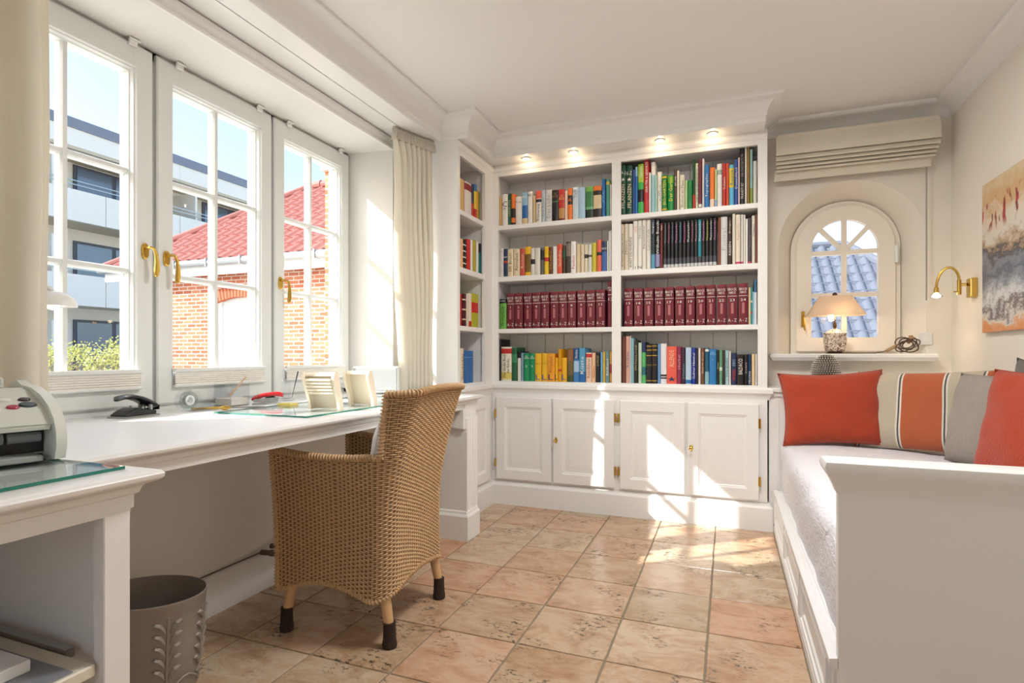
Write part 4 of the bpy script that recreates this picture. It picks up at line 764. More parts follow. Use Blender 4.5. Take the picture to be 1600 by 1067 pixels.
b = MB(); b.loft([rg(.020, tx - .009), rg(.020, tx + .009), rg(.012, tx + .009), rg(.012, tx - .009), rg(.020, tx - .009)], cap=False); b.build('core', mat('white_core', '#ecebe8', .4), t)
b = MB(); b.box(tx - .011, tx + .011, ty + .070, ty + .074, ZT + .026, ZT + .034); b.build('cutter', STEEL, t)

# memo cube with pencil
mx_, my_ = -2.055, 1.87
t = thing('memo_box', 'clear acrylic memo box with paper beside tape dispenser', 'memo box', (mx_, my_, ZT))
b = MB()
for (x0_, x1_, y0_, y1_) in ((-.05, -.047, -.05, .05), (.047, .05, -.05, .05), (-.05, .05, -.05, -.047), (-.05, .05, .047, .05)): b.box(mx_ + x0_, mx_ + x1_, my_ + y0_, my_ + y1_, ZT, ZT + .095)
b.box(mx_ - .05, mx_ + .05, my_ - .05, my_ + .05, ZT, ZT + .003); b.build('box', CLEAR, t, smooth=0)
MB().box(mx_ - .045, mx_ + .045, my_ - .045, my_ + .045, ZT + .003, ZT + .034, .001).build('paper_block', mat('memo_paper', '#efe6dc', .8), t)
t = thing('pencil', 'wooden pencil leaning out of the clear memo box', 'pencil', (-2.04, 1.80, ZT + .036))
p0_, p1_ = Vector((-2.03, 1.832, ZT + .040)), Vector((-2.075, 1.965, ZT + .122))
b = MB(); d_ = (p1_ - p0_); b.tube([p0_ + d_ * .1, p1_], .0038, 6); b.build('barrel', mat('pencil_wood', '#c8a583', .5), t); b = MB(); b.tube([p0_, p0_ + d_ * .1], [.0008, .0038], 6); b.build('tip', mat('pencil_tip', '#d8b48a', .6), t)

# stapler
st = thing('stapler', 'red and silver stapler on the desk by the middle window', 'stapler', (-1.945, 1.965, ZT)); st.rotation_euler = (0, 0, math.radians(32)); ORG[st.name] = Vector((0, 0, 0))
b = MB(); b.prism([(-.062, 0), (.062, 0), (.062, .006), (.03, .010), (-.03, .010), (-.062, .006)], 'y', -.016, .016); b.build('base', STEEL, st)
b = MB(); b.prism([(-.06, .012), (.045, .012), (.050, .032), (-.052, .026)], 'y', -.011, .011); b.build('magazine', STEEL, st)
b = MB(); rings = []
for x, z, h, wd in ((-.066, .024, .006, .009), (-.055, .030, .010, .013), (-.02, .042, .010, .014), (.02, .048, .010, .014), (.05, .047, .011, .014), (.066, .042, .010, .012)):
    rings.append([(x, wd * math.cos(a), z + h * math.sin(a)) for a in [k * math.pi / 6 for k in range(12)]])
b.loft(rings); b.build('cover', mat('red_plastic', '#b81f24', .25), st)

# brass letter opener, sticky notes
t = thing('letter_opener', 'brass and steel letter opener lying at edge of glass sheet', 'letter opener', (-1.93, 1.69, ZT))
a_, c_ = Vector((-2.02, 1.64, ZT + .008)), Vector((-1.77, 1.80, ZT + .011)); d_ = (c_ - a_)
b = MB(); b.tube([a_, a_ + d_ * .25, a_ + d_ * .30, a_ + d_ * .36, a_ + d_ * .40, a_ + d_ * .44, a_ + d_ * .47, a_ + d_ * .5], [.004, .004, .007, .004, .009, .010, .006, .004], 12); b.build('handle', BRASS, t)
b = MB(); b.tube([a_ + d_ * .5, a_ + d_ * .9, c_], [.0035, .003, .0008], 6); b.build('blade', STEEL, t)
t = MB(); t.box(-1.802, -1.732, 1.875, 1.925, ZG, ZG + .010, .001); t = tag(t.build('sticky_notes', mat('yellow_paper', '#d8c66a', .8)), 'small yellow sticky note pad on the glass sheet', 'notepad')
# pen holder
px, py = -2.02, 2.16
t = thing('pen_holder', 'clear acrylic pen holder with a bow shaped back', 'pen holder', (px, py, ZT))
b = MB(); b.box(px - .03, px + .03, py - .03, py + .03, ZT, ZT + .012, .002); b.build('base', CLEAR, t)
b = MB(); pr = [(py + .03 * math.cos(a), ZT + .085 + .03 * math.sin(a)) for a in [math.radians(k) for k in range(0, 181, 15)]]; pr = [(py + .03, ZT + .012)] + pr + [(py - .03, ZT + .012)]
b.prism(pr, 'x', px - .002, px + .002); b.build('back', CLEAR, t)
t = thing('pen', 'slim dark pen standing in the clear pen holder', 'pen', (-1.99, 2.17, ZT + .013)); b = MB(); b.tube([(-1.99, 2.165, ZT + .0135), (-1.985, 2.20, ZT + .135)], [.001, .0035], 8); b.build('barrel', mat('grey_metal', '#6a6f7a', .3, metal=1), t); b = MB(); b.tube([(-1.985, 2.20, ZT + .135), (-1.9848, 2.202, ZT + .143)], .0028, 8); b.build('cap', BLACK, t)

# two bent wood organisers
WOOD = mat('pale_bentwood', '#e9dcc6', .5, var=(9, .05))
def organiser(cx, cy, rot, label, slats, w=.10, h=.15):
    o = thing('letter_rack', label, 'letter rack', (cx, cy, ZG), 'bent wood letter racks'); o.rotation_euler = (0, 0, rot); ORG[o.name] = Vector((0, 0, 0))
    # side profile (s,z): concave leg flaring down, thick at the top
    def leg(sg):
        out = [(.050, 0), (.047, .04), (.038, .08), (.022, .115), (.012, .135), (.018, .148)]; inn = [(.062, 0), (.060, .04), (.054, .08), (.045, .115), (.040, .135), (.032, .148)]
        return out, inn
    for sg in (-1, 1):
        pr = [(-.052, 0), (-.044, .035), (-.030, .075), (-.020, .105), (-.016, .130), (-.002, .149), (.016, .150), (.026, .140), (.030, .122), (.020, .095), (.004, .065), (-.012, .03), (-.018, 0)]
        b = MB(); b.prism([(p, z) for p, z in pr], 'x', sg * w / 2 - .006, sg * w / 2 + .006); b.build('side', WOOD, o, smooth=40)
    b = MB(); rings = []
    for p, z in ((-.052, .001), (-.044, .035), (-.030, .075), (-.020, .105), (-.016, .130), (-.002, .148)):
        rings.append([(-w / 2, p, z), (w / 2, p, z), (w / 2, p + .006, z), (-w / 2, p + .006, z)])
    b.loft(rings); b.build('back_panel', WOOD, o, smooth=40)
    b = MB(); b.loft([[(-w / 2, y, z), (w / 2, y, z), (w / 2, y, z - .006), (-w / 2, y, z - .006)] for y, z in ((-.016, .136), (-.002, .1485), (.012, .150), (.024, .140))]); b.build('top', WOOD, o, smooth=40)
    for k in range(slats):
        z = .062 + k * .013; y = .006 + (z - .062) * .42
        b = MB(); b.box(-w / 2 + .006, w / 2 - .006, y, y + .007, z, z + .010, .002); b.build('slat', WOOD, o)
    return o
organiser(-1.505, 1.80, math.radians(190), 'pale bent wood letter rack with slats, nearer the stapler', 5, w=.125)
organiser(-1.490, 2.02, math.radians(186), 'pale bent wood letter rack without slats, nearer the chair', 0, w=.11)
tag(MB().box(-1.72, -1.60, 2.08, 2.22, ZG, ZG + .004, .001).build('notepad', mat('blue_white_pad', '#c9ccd8', .7)), 'thin blue-white notepad behind the letter racks', 'notepad')

# grey fronted box device by the reveal
gx0, gx1, gy = -2.005, -1.745, 2.665
o = thing('radio', 'white box radio with grey front panel at desk end', 'radio', ((gx0 + gx1) / 2, gy + .06, ZT)); o.rotation_euler = (0, 0, math.radians(14)); ORG[o.name] = Vector((0, 0, 0))
hw = .135
b = MB(); b.box(-hw, hw, -.055, .055, .012, .158, .006); b.build('case', WHP, o)
b = MB(); b.box(-hw + .008, hw - .008, -.059, -.054, .024, .148, .002); b.build('front_panel', mat('grey_speaker_cloth', '#aeb1b1', .75, bump=(900, .2)), o)
for x in (-.075, -.055, .06, .09): MB().box(x, x + .022, -.058, -.03, 0, .012, .002).build('foot', BLACK, o)
b = MB(); b.lathe([(.001, .158), (.05, .158), (.05, .162), (.03, .165), (.001, .165)], (-.02, 0, 0), 24); b.build('disc', WHP, o)
b = MB(); b.lathe([(.006, .165), (.005, .175), (.004, .19), (.001, .192)], (-.015, 0, 0), 12); b.build('knob', WHP, o)

# ================================================================ WASTE BIN
BINM = mat('pewter', '#9d958e', .5, metal=.35, bump=(25, .15), var=(6, .18))
bn = thing('waste_bin', 'oval pewter waste bin with embossed relief under the desk', 'bin', (-1.63, 1.175, 0)); bn.rotation_euler = (0, 0, math.radians(20)); ORG[bn.name] = Vector((0, 0, 0))
def oval(k, z, n=48): return [((.168) * k * math.cos(2 * math.pi * i / n), .128 * k * math.sin(2 * math.pi * i / n), z) for i in range(n)]
b = MB(); b.loft([oval(.82, .002), oval(.84, .01), oval(.93, .16), oval(.99, .275), oval(1.012, .282), oval(1.012, .288), oval(.985, .289), oval(.97, .275), oval(.91, .16), oval(.80, .012), oval(.02, .012)]); b.build('body', BINM, bn, smooth=50)
def leafrow(a0):
    for j in range(5):
        for sgn in (-1, 1):
            b = MB(); pts = []; z0 = .07 + j * .034
            for q in range(5):
                t_ = q / 4; a = a0 + sgn * (.04 + .24 * t_); z = z0 + .028 * t_ + .01 * math.sin(t_ * 3.1)
                k = .84 + (.15) * (z / .295) + .012
                pts.append((.168 * k * math.cos(a), .128 * k * math.sin(a), z))
            b.tube(pts, [.002, .007, .009, .007, .001], 6); b.build('relief_leaf', BINM, bn)
    b = MB(); b.tube([(.168 * (.84 + .15 * z / .295 + .008) * math.cos(a0), .128 * (.84 + .15 * z / .295 + .008) * math.sin(a0), z) for z in (.02, .07, .13, .19, .25)], .004, 6); b.build('relief_stem', BINM, bn)
for a in (-.75, -1.75, .15): leafrow(a)
b = MB(); b.tube([(.168 * .885 * math.cos(2 * math.pi * i / 48), .128 * .885 * math.sin(2 * math.pi * i / 48), .05 + .012 * math.sin(i)) for i in range(49)], .004, 6); b.build('relief_band', BINM, bn)
# ================================================================ WICKER CHAIR  (local: +x = front of chair, +y = its left-hand/far side, z up)
def wicker_mat():
    m = mat('wicker', '#c9a67c', .5, var=(60, .3), bump=(200, .1)); return m
WK = wicker_mat(); WKD = mat('weave_gap_shade', '#553a22', .8); LEGW = mat('beech_leg', '#d2ab7c', .45, var=(20, .08)); SOCK = mat('brown_felt_sock', '#3a2a20', .95, bump=(300, .6))
ch = thing('armchair', 'woven wicker armchair with felt-socked legs pulled up to desk', 'chair', (-1.285, 1.825, 0)); ch.rotation_euler = (0, 0, math.radians(180 + 4)); ORG[ch.name] = Vector((0, 0, 0))
HB, AF, AB = .232, .245, -.20          # half width, front, back
RC = .065
def uline(s):
    """base U line: s in [0,1] from front end of -y side, round the back, to front end of +y side -> (x,y,nx,ny,back weight)"""
    Ls = AF - (AB + RC); La = RC * math.pi / 2; Lb = 2 * (HB - RC); T = 2 * Ls + 2 * La + Lb; d = s * T
    if d < Ls: return (AF - d, -HB, 0, -1, 0)
    d -= Ls
    if d < La: a = d / RC; return (AB + RC - RC * math.sin(a), -HB + RC - RC * math.cos(a), -math.sin(a), -math.cos(a), math.sin(a))
    d -= La
    if d < Lb: return (AB, -HB + RC + d, -1, 0, 1)
    d -= Lb
    if d < La: a = d / RC; return (AB + RC - RC * math.cos(a), HB - RC + RC * math.sin(a), -math.cos(a), math.sin(a), math.cos(a))
    d -= La
    return (AB + RC + d, HB, 0, 1, 0)
_Ls = AF - (AB + RC); _La = RC * math.pi / 2; _Lb = 2 * (HB - RC); _T = 2 * _Ls + 2 * _La + _Lb
S0, S1 = (_Ls + _La * .25) / _T, 1 - (_Ls + _La * .25) / _T
def zbot(s):
    d = s * _T
    if d < _Ls: t = d / _Ls; return .155 + .045 * math.sin(math.pi * min(1, max(0, t)))
    if d > _T - _Ls: t = (_T - d) / _Ls; return .155 + .045 * math.sin(math.pi * t)
    t = (d - _Ls) / (_T - 2 * _Ls); return .155 + .05 * math.sin(math.pi * t)
def zarm(s):
    d = min(s, 1 - s) * _T; t = min(1, d / _Ls); return .650 + .012 * (1 - t) ** 2 - .010 * math.sin(math.pi * t) + .03 * max(0, (t - .93) / .07) * 0
def ztop(s):
    t = (s - S0) / (S1 - S0); return .868 + .012 * math.sin(math.pi * t) 
def surf(s, z):
    x, y, nx, ny, w = uline(s)
    q = max(0, z - .155)
    lean = .10 * max(0, (z - .42) / .45) ** 1.6
    fl = 1 + .05 * (max(0, z - .155) / .7) ** 1.4 - .035 * math.sin(min(1, q / .5) * math.pi)
    xx = x - lean * w
    if w == 0: xx = x + (.022 * (q / .5) if x > 0 else 0) * max(0, (x - AB - RC) / (AF - AB - RC)) - 0
    yy = y * fl
    return Vector((xx, yy, z)), Vector((nx, ny, 0))
def strand_rows(b, zlo, zhi, sA, sB, rows, spacing=.0165, r=.0036, amp=.0024, phase=0):
    n_st = int((sB - sA) * _T / spacing); n = n_st * 3
    V = b.v; F = b.f
    for i in range(rows):
        t = (i + .5) / rows; base = len(V); k = 0
        for j in range(n + 1):
            s = sA + (sB - sA) * j / n; z = zlo(s) + (zhi(s) - zlo(s)) * t
            p, nn = surf(s, z); ph = math.pi * j / 3 + (i + phase) * math.pi
            c = p + nn * (amp * math.sin(ph + math.pi / 6))
            # 4-sided flat strand
            V += [c + nn * .0030, c + Vector((0, 0, r)), c - nn * .0030, c - Vector((0, 0, r))]
        for j in range(n):
            o = base + 4 * j
            for e in range(4): F.append((o + e, o + (e + 1) % 4, o + 4 + (e + 1) % 4, o + 4 + e))
    b.m = [0] * len(F)
def sheet_part(name, zlo, zhi, sA, sB, rows, phase=0):
    b = MB(); strand_rows(b, zlo, zhi, sA, sB, rows, phase=phase)
    me = bpy.data.meshes.new(name); me.from_pydata([tuple(v) for v in b.v], [], b.f); me.materials.append(WK); me.polygons.foreach_set('use_smooth', [True] * len(me.polygons)); me.update()
    o = bpy.data.objects.new(name, me); COL.objects.link(o); o.parent = ch; ORG[o.name] = Vector((0, 0, 0)); o['kind'] = 'stuff'
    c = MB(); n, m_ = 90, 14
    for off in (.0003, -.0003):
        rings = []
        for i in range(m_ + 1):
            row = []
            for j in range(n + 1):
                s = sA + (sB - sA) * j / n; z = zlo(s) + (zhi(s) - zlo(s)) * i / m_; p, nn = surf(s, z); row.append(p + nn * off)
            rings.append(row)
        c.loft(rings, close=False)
    c.build('gap_shade_sheet', WKD, o, smooth=60)  # added sheet inside the weave; gap shade is put into its dark colour
sheet_part('woven_shell', zbot, zarm, 0, 1, 66)
sheet_part('woven_back', zarm, ztop, S0, S1, 29, 0)
# stakes (upright canes) read as ridges
b = MB(); n_st = int(_T / .0165)
for k in range(n_st + 1):
    s = k / n_st; top = ztop(s) if S0 <= s <= S1 else zarm(s); pts = []
    for i in range(9):
        z = zbot(s) + (top - zbot(s)) * i / 8; p, nn = surf(s, z); pts.append(p)
    b.tube(pts, .0022, 5, cap=False)
o = b.build('stakes', WK, ch, smooth=60); o['kind'] = 'stuff'
def rim(pts, r, name):
    b = MB(); b.tube(pts, r * .8, 8); L_ = [0]
    for i in range(1, len(pts)): L_.append(L_[-1] + (pts[i] - pts[i - 1]).length)
    tot = L_[-1]; turns = tot / .012; N_ = int(turns * 8); hp_ = []
    def at(d):
        for i in range(1, len(pts)):
            if d <= L_[i] or i == len(pts) - 1:
                t = (d - L_[i - 1]) / max(1e-9, L_[i] - L_[i - 1]); return pts[i - 1].lerp(pts[i], t), (pts[i] - pts[i - 1]).normalized()
    for k in range(N_ + 1):
        d = tot * k / N_; p, t = at(d); a = t.cross(Vector((0, 0, 1))); a = a.normalized() if a.length > 1e-4 else Vector((1, 0, 0)); c = t.cross(a); an = 2 * math.pi * turns * k / N_
        hp_.append(p + (a * math.cos(an) + c * math.sin(an)) * r)
    b.tube(hp_, .0036, 5); return b.build(name, WK, ch, smooth=60)
SS = lambda a, c, n: [a + (c - a) * i / n for i in range(n + 1)]
rim([surf(s, zarm(s))[0] for s in SS(0, S0, 24)], .011, 'arm_rim'); rim([surf(s, zarm(s))[0] for s in SS(1, S1, 24)], .011, 'arm_rim')
top_pts = [surf(S0, zarm(S0) + (ztop(S0) - zarm(S0)) * k / 6)[0] for k in range(7)] + [surf(s, ztop(s))[0] for s in SS(S0, S1, 30)[1:]] + [surf(S1, ztop(S1) + (zarm(S1) - ztop(S1)) * k / 6)[0] for k in range(1, 7)]
rim(top_pts, .011, 'back_rim')
for e in (0, 1): rim([surf(e, zbot(e) + (zarm(e) - zbot(e)) * k / 8)[0] for k in range(9)], .009, 'front_post')
rim([surf(s, zbot(s))[0] for s in SS(0, 1, 60)], .006, 'bottom_rim')
# seat
b = MB(); b.box(AB + .03, AF - .01, -HB + .02, HB - .02, .385, .405, .006); b.build('seat', WK, ch)
b = MB(); b.prism([(AF - .006, .20), (AF + .002, .20), (AF + .012, .40), (AF + .004, .41)], 'y', -HB + .01, HB - .01); b.build('front_apron', WK, ch)
for (x, y) in ((.205, -.203), (.205, .203), (-.165, -.198), (-.165, .198)):
    sx_ = .03 if x > 0 else -.035
    b = MB(); b.tube([(x, y * .97, .39), (x, y * .98, .19), (x + sx_ * .7, y * 1.02, .06)], [.019, .0195, .0165], 14); lg = b.build('leg', LEGW, ch)
    b = MB(); q = (x + sx_ * .72, y * 1.02); b.loft([[(q[0] + (sx_ * .25 * (.0 - z)) + r * math.cos(a), q[1] + r * math.sin(a), z) for a in [k * math.pi / 7 for k in range(14)]] for r, z in ((.012, 0), (.024, .001), (.0255, .012), (.0225, .03), (.021, .07), (.0215, .085), (.0175, .086))]); b.build('sock', SOCK, lg)
# back cushion in the chair
def pillow(name, w, h, t, m, label, cat, loc, rot, group=None, n=26, seed=1, ear=.06, slump=0, stripes=None, parts=True):
    """pillow standing in local XZ plane (width x, height z from 0), facing -Y"""
    rnd = random.Random(seed); ph = [rnd.uniform(0, 6.28) for _ in range(8)]
    def pt(i, j, sg):
        u = -1 + 2 * i / n; v = -1 + 2 * j / n
        e = 1 - ear * ((1 - u * u) * 1.0) ; f = 1 - ear * ((1 - v * v) * 1.0)
        x = u * w / 2 * (1 - ear * (1 - v * v) * abs(u) ** 2); z = v * h / 2 * (1 - ear * (1 - u * u) * abs(v) ** 2)
        k = max(0, (1 - u ** 4)) ** .62 * max(0, (1 - v ** 4)) ** .62
        wr = .004 * math.sin(7 * u + ph[0] + 3 * v) * (1 - abs(v)) + .006 * math.sin(9 * v + ph[1] - 5 * u) * abs(u) * (1 - abs(u)) + .005 * math.sin(11 * u * v + ph[2])
        y = sg * (t / 2 * k + wr * k)
        zz = z + h / 2 - slump * (1 - v) * .5 * k * 0
        bel = 1 + .12 * max(0, -v) * (1 - abs(v))
        return Vector((x, y * bel, zz + .0))
    V = []; F = []
    for sg in (-1, 1):
        base = len(V)
        for j in range(n + 1):
            for i in range(n + 1): V.append(pt(i, j, sg))
        for j in range(n):
            for i in range(n):
                a = base + j * (n + 1) + i; q = (a, a + 1, a + n + 2, a + n + 1); F.append(q if sg < 0 else q[::-1])
    b = MB(); b.add(V, F); me_m = m if isinstance(m, list) else [m]
    if stripes:
        for fi in range(len(F)):
            i = (fi % (n * n)) % n; u = (i + .5) / n
            for (p, q, k) in stripes:
                if p <= u < q: b.m[fi] = k
    o = b.build(name, me_m, None, smooth=70, loc=(0, 0, 0)); o.data.transform(Matrix.Identity(4))
    bm = bmesh.new(); bm.from_mesh(o.data); bmesh.ops.remove_doubles(bm, verts=bm.verts, dist=.0006); bm.to_mesh(o.data); bm.free()
    o.location = loc; o.rotation_euler = rot; tag(o, label, cat, group); ORG[o.name] = Vector((0, 0, 0))
    # piped seam round the edge as a part
    pts = [pt(i, 0, 1) for i in range(0, n + 1, 2)] + [pt(n, j, 1) for j in range(2, n + 1, 2)] + [pt(i, n, 1) for i in range(n - 2, -1, -2)] + [pt(0, j, 1) for j in range(n - 2, -1, -2)]
    s_ = MB(); s_.tube(pts, .0022, 5); s_.build('seam', me_m[0], o, smooth=60)
    return o
WHC = mat('white_cushion_cloth', '#e8e6e4', .9, spec=.1, bump=(250, .3))
pillow('chair_cushion', .41, .40, .09, WHC, 'white cushion leaning against the wicker chair back', 'cushion', (-1.220, 1.815, .408), (math.radians(-15), 0, math.radians(-86)), seed=4)

# ================================================================ DAYBED
BX = .25; FY = 1.60
bd = thing('daybed', 'white wooden daybed with panelled side and tall moulded footboard', 'daybed', (.70, 2.5, 0))
b = MB(); b.box(BX, BX + .030, FY + .0325, 3.475, 0, .235); b.build('side_rail', PAINT, bd, smooth=0)
b = MB(); b.box(BX + .022, XR - .005, FY + .03, 3.475, .10, .24); b.build('bed_base', PAINT, bd, smooth=0)
for k in range(3):
    ya_, yb_ = FY + .07 + k * .605, FY + .07 + k * .605 + .565
    rings = []
    for i, d in ((0, .0), (0, .012), (.014, .014), (.020, .008), (.03, .006), (.034, .002), (.036, .0)):
        rings.append([(BX - d, ya_ + i, .055 + i), (BX - d, yb_ - i, .055 + i), (BX - d, yb_ - i, .205 - i), (BX - d, ya_ + i, .205 - i)])
    bb = MB(); bb.loft(rings, cap=False); bb.build('panel_moulding', PAINT, bd)
b = MB(); b.sweep([(BX, 3.475), (BX, FY + .001)], [(-.005, 0), (.012, 0), (.012, .035), (.004, .045), (-.005, .045)]); b.sweep([(BX, 3.475), (BX, FY + .001)], [(-.005, .212), (.008, .212), (.014, .222), (.014, .236), (-.005, .240)]); b.build('rail_moulding', PAINT, bd)
b = MB(); b.box(BX + .006, XR - .004, FY, FY + .032, 0, .672, .002); b.build('footboard', PAINT, bd)
b = MB(); cap_prof = [(0, .655), (.004, .655), (.008, .668), (.018, .690), (.030, .708), (.034, .722), (.030, .734), (.020, .738), (0, .738)]
b.sweep([(XR - .004, FY + .032), (BX + .006, FY + .032), (BX + .006, FY), (XR - .004, FY)], cap_prof); b.box(BX + .006, XR - .004, FY, FY + .032, .67, .7375)
b.build('footboard_cap', PAINT, bd, smooth=40)
# mattress and quilt
mt = MB(); mt.box(BX + .045, XR - .02, FY + .045, 3.465, .24, .49, .03); tag(mt.build('mattress', mat('mattress_cloth', '#e6e4e2', .9)), 'white mattress under the quilt on the daybed', 'mattress')
QM = mat('white_quilt', '#e9e8ec', .9, spec=.1)
N_ = QM.node_tree.nodes; L_ = QM.node_tree.links
tc_ = N_.new('ShaderNodeTexCoord'); v1 = N_.new('ShaderNodeTexNoise'); v1.inputs['Scale'].default_value = 26; v1.inputs['Detail'].default_value = 3; v1.inputs['Distortion'].default_value = 1.6
mp_ = N_.new('ShaderNodeMapping'); mp_.inputs['Scale'].default_value = (1, .55, 1.4); L_.new(tc_.outputs['Object'], mp_.inputs[0]); L_.new(mp_.outputs[0], v1.inputs[0])
bp_ = N_.new('ShaderNodeBump'); bp_.inputs['Strength'].default_value = .55; bp_.inputs['Distance'].default_value = .012; L_.new(v1.outputs[0], bp_.inputs['Height']); L_.new(bp_.outputs[0], N_['Principled BSDF'].inputs['Normal'])
q_ = MB(); rings = []; rq = random.Random(3)
ny = 80
for j in range(ny + 1):
    y = FY + .04 + (3.47 - FY - .04) * j / ny; row = []
    wob = lambda k: .004 * math.sin(y * 9 + k) + .003 * math.sin(y * 23 + 2 * k)
    prof = [(BX + .030, .238), (BX + .024, .30), (BX + .022, .36), (BX + .020, .42), (BX + .022, .46), (BX + .030, .49), (BX + .048, .509), (BX + .075, .517), (BX + .12, .520), (.50, .522), (.70, .522), (.90, .521), (XR - .03, .520), (XR - .012, .51), (XR - .012, .45)]
    for k, (x, z) in enumerate(prof): row.append((x + wob(k) * (.8 if k < 7 else 0), y, z + wob(k * 1.7) * (.7 if k > 5 else 0)))
    row += [(XR - .03, y, .45), (XR - .03, y, .500), (BX + .08, y, .500), (BX + .043, y, .47), (BX + .040, y, .238)]
    rings.append(row)
q_.loft(rings); tag(q_.build('quilt', QM, smooth=70), 'crinkled white quilt draped over the daybed', 'quilt')

def weave(name, col, scale=230, amt=.12):
    m = mat(name, col, .92, spec=.12, bump=(scale, .6), var=(scale * .6, amt), sheen=.2); return m
ORA = weave('orange_linen', '#b2472f', amt=.10); ORB = weave('soft_orange_linen', '#bd6644', amt=.08); BEI = weave('beige_linen', '#c6b9a4'); TAU = weave('taupe_linen', '#a49a90', amt=.18); DGR = weave('dark_grey_linen', '#6e6962', amt=.18)
STW = weave('stripe_white', '#e6dfd2'); STD = weave('stripe_dark', '#5a5858')
zb_ = .522
# positions found by projecting the photo outline on the bed surface
pillow('cushion', .495, .395, .12, ORA, 'orange-red square cushion at the left end of the daybed', 'cushion', (.520, 3.325, zb_ + .002), (math.radians(-12), math.radians(-3), math.radians(1)), seed=2, ear=.10)
pillow('cushion', .58, .405, .13, [BEI, ORB, STW, STD], 'large beige cushion with broad orange stripe in the corner', 'cushion', (.868, 3.262, zb_ + .002), (math.radians(-13), math.radians(-2), math.radians(-30)), seed=5, ear=.06, n=80,
       stripes=[(0, .03, 1), (.03, .0425, 2), (.0425, .055, 3), (.35, .3625, 2), (.3625, .375, 3), (.375, .3875, 2), (.3875, .675, 1), (.675, .6875, 2), (.6875, .7, 3), (.7, .7125, 2), (.93, .9425, 3), (.9425, .955, 2), (.955, 1.01, 1)])
pillow('cushion', .42, .40, .13, TAU, 'taupe cushion leaning on the right wall beside striped cushion', 'cushion', (.985, 2.88, zb_ + .002), (math.radians(-11), 0, math.radians(-70)), seed=8, ear=.05)
pillow('cushion', .44, .43, .13, ORA, 'orange-red cushion cut off by the right picture edge', 'cushion', (.955, 2.44, zb_ + .002), (math.radians(-12), 0, math.radians(-68)), seed=9, ear=.07)
pillow('cushion', .40, .455, .09, DGR, 'dark grey cushion standing behind the right orange cushion', 'cushion', (1.085, 2.69, zb_ + .002), (math.radians(-3), math.radians(3), math.radians(-86)), seed=11, ear=.08)

# ================================================================ ON THE SILL AND WALLS, RIGHT
# table lamp
lx, ly, lz = .590, 3.80, 1.006
tl = thing('table_lamp', 'lit table lamp with speckled pot base and cream shade on sill', 'lamp', (lx, ly, lz))
def speckle():
    m = bpy.data.materials.new('speckled_glaze'); m.use_nodes = True; N = m.node_tree.nodes; L = m.node_tree.links; b = N['Principled BSDF']; b.inputs['Roughness'].default_value = .35
    tc = N.new('ShaderNodeTexCoord'); n = N.new('ShaderNodeTexNoise'); n.inputs['Scale'].default_value = 75; n.inputs['Detail'].default_value = 4; n.inputs['Distortion'].default_value = 1.2; L.new(tc.outputs['Object'], n.inputs[0])
    r = ramp(N, [(.44, '#6f5a4c'), (.52, '#e6d6c4')]); L.new(n.outputs[0], r.inputs[0]); L.new(r.outputs[0], b.inputs['Base Color']); return m
b = MB(); b.loft([[(lx + r * k * math.copysign(abs(math.cos(a)) ** .7, math.cos(a)), ly + r * k * .8 * math.copysign(abs(math.sin(a)) ** .7, math.sin(a)), lz + z) for a in [i * math.pi / 14 for i in range(28)]] for r, z, k in ((.046, .014, 1), (.050, .018, 1), (.057, .04, 1), (.060, .075, 1), (.059, .105, 1), (.061, .115, 1), (.062, .122, 1), (.056, .126, 1), (.030, .142, 1), (.012, .148, 1))]); b.build('pot', speckle(), tl, smooth=50)
DWOOD = mat('dark_wood', '#4a3026', .4)
b = MB(); b.box(lx - .046, lx + .046, ly - .038, ly + .038, lz, lz + .006, .002); b.box(lx - .036, lx + .036, ly - .03, ly + .03, lz + .006, lz + .016, .004); b.build('foot', DWOOD, tl)
b = MB(); b.tube([(lx, ly, lz + .146), (lx, ly, lz + .345)], .004, 10); b.lathe([(.009, .146), (.007, .156), (.011, .165), (.008, .185), (.001, .186)], (lx, ly, lz), 12); b.build('stem', mat('antique_brass', '#6a5030', .35, metal=1), tl)
b = MB(); b.lathe([(.001, .338), (.010, .342), (.014, .352), (.010, .362), (.001, .366)], (lx, ly, lz), 14); b.build('finial', DWOOD, tl)
SHADE = m_cloth('lamp_shade_cloth', '#e6d7c4', .45, (500, .15))
def rr(wx, wy, z, n=6):
    P_ = []
    for (sx, sy, a0) in ((1, 1, 0), (-1, 1, 90), (-1, -1, 180), (1, -1, 270)):
        for k in range(n):
            a = math.radians(a0 + 90 * k / (n - 1)); rad = .022
            P_.append((lx + sx * (wx - rad) + rad * math.cos(a), ly + sy * (wy - rad) + rad * math.sin(a), lz + z))
    return P_
b = MB(); b.loft([rr(.152, .085, .226), rr(.082, .050, .342), rr(.080, .048, .342), rr(.149, .082, .226), rr(.152, .085, .226)], cap=False); b.build('shade', SHADE, tl, smooth=40)
b = MB(); b.lathe([(.001, .190), (.010, .196), (.016, .215), (.015, .235), (.001, .25)], (lx - .022, ly - .012, lz), 14); b.build('bulb', mat('warm_bulb', '#fff0d8', .3, emit=('#ffd9a0', 9)), tl)
l = bpy.data.lights.new('lamp_light', 'POINT'); l.energy = .6; l.color = (1, .74, .5); l.shadow_soft_size = .018; lo = bpy.data.objects.new('lamp_light', l); COL.objects.link(lo); lo.parent = tl; lo.location = (.03, -.012, .225)
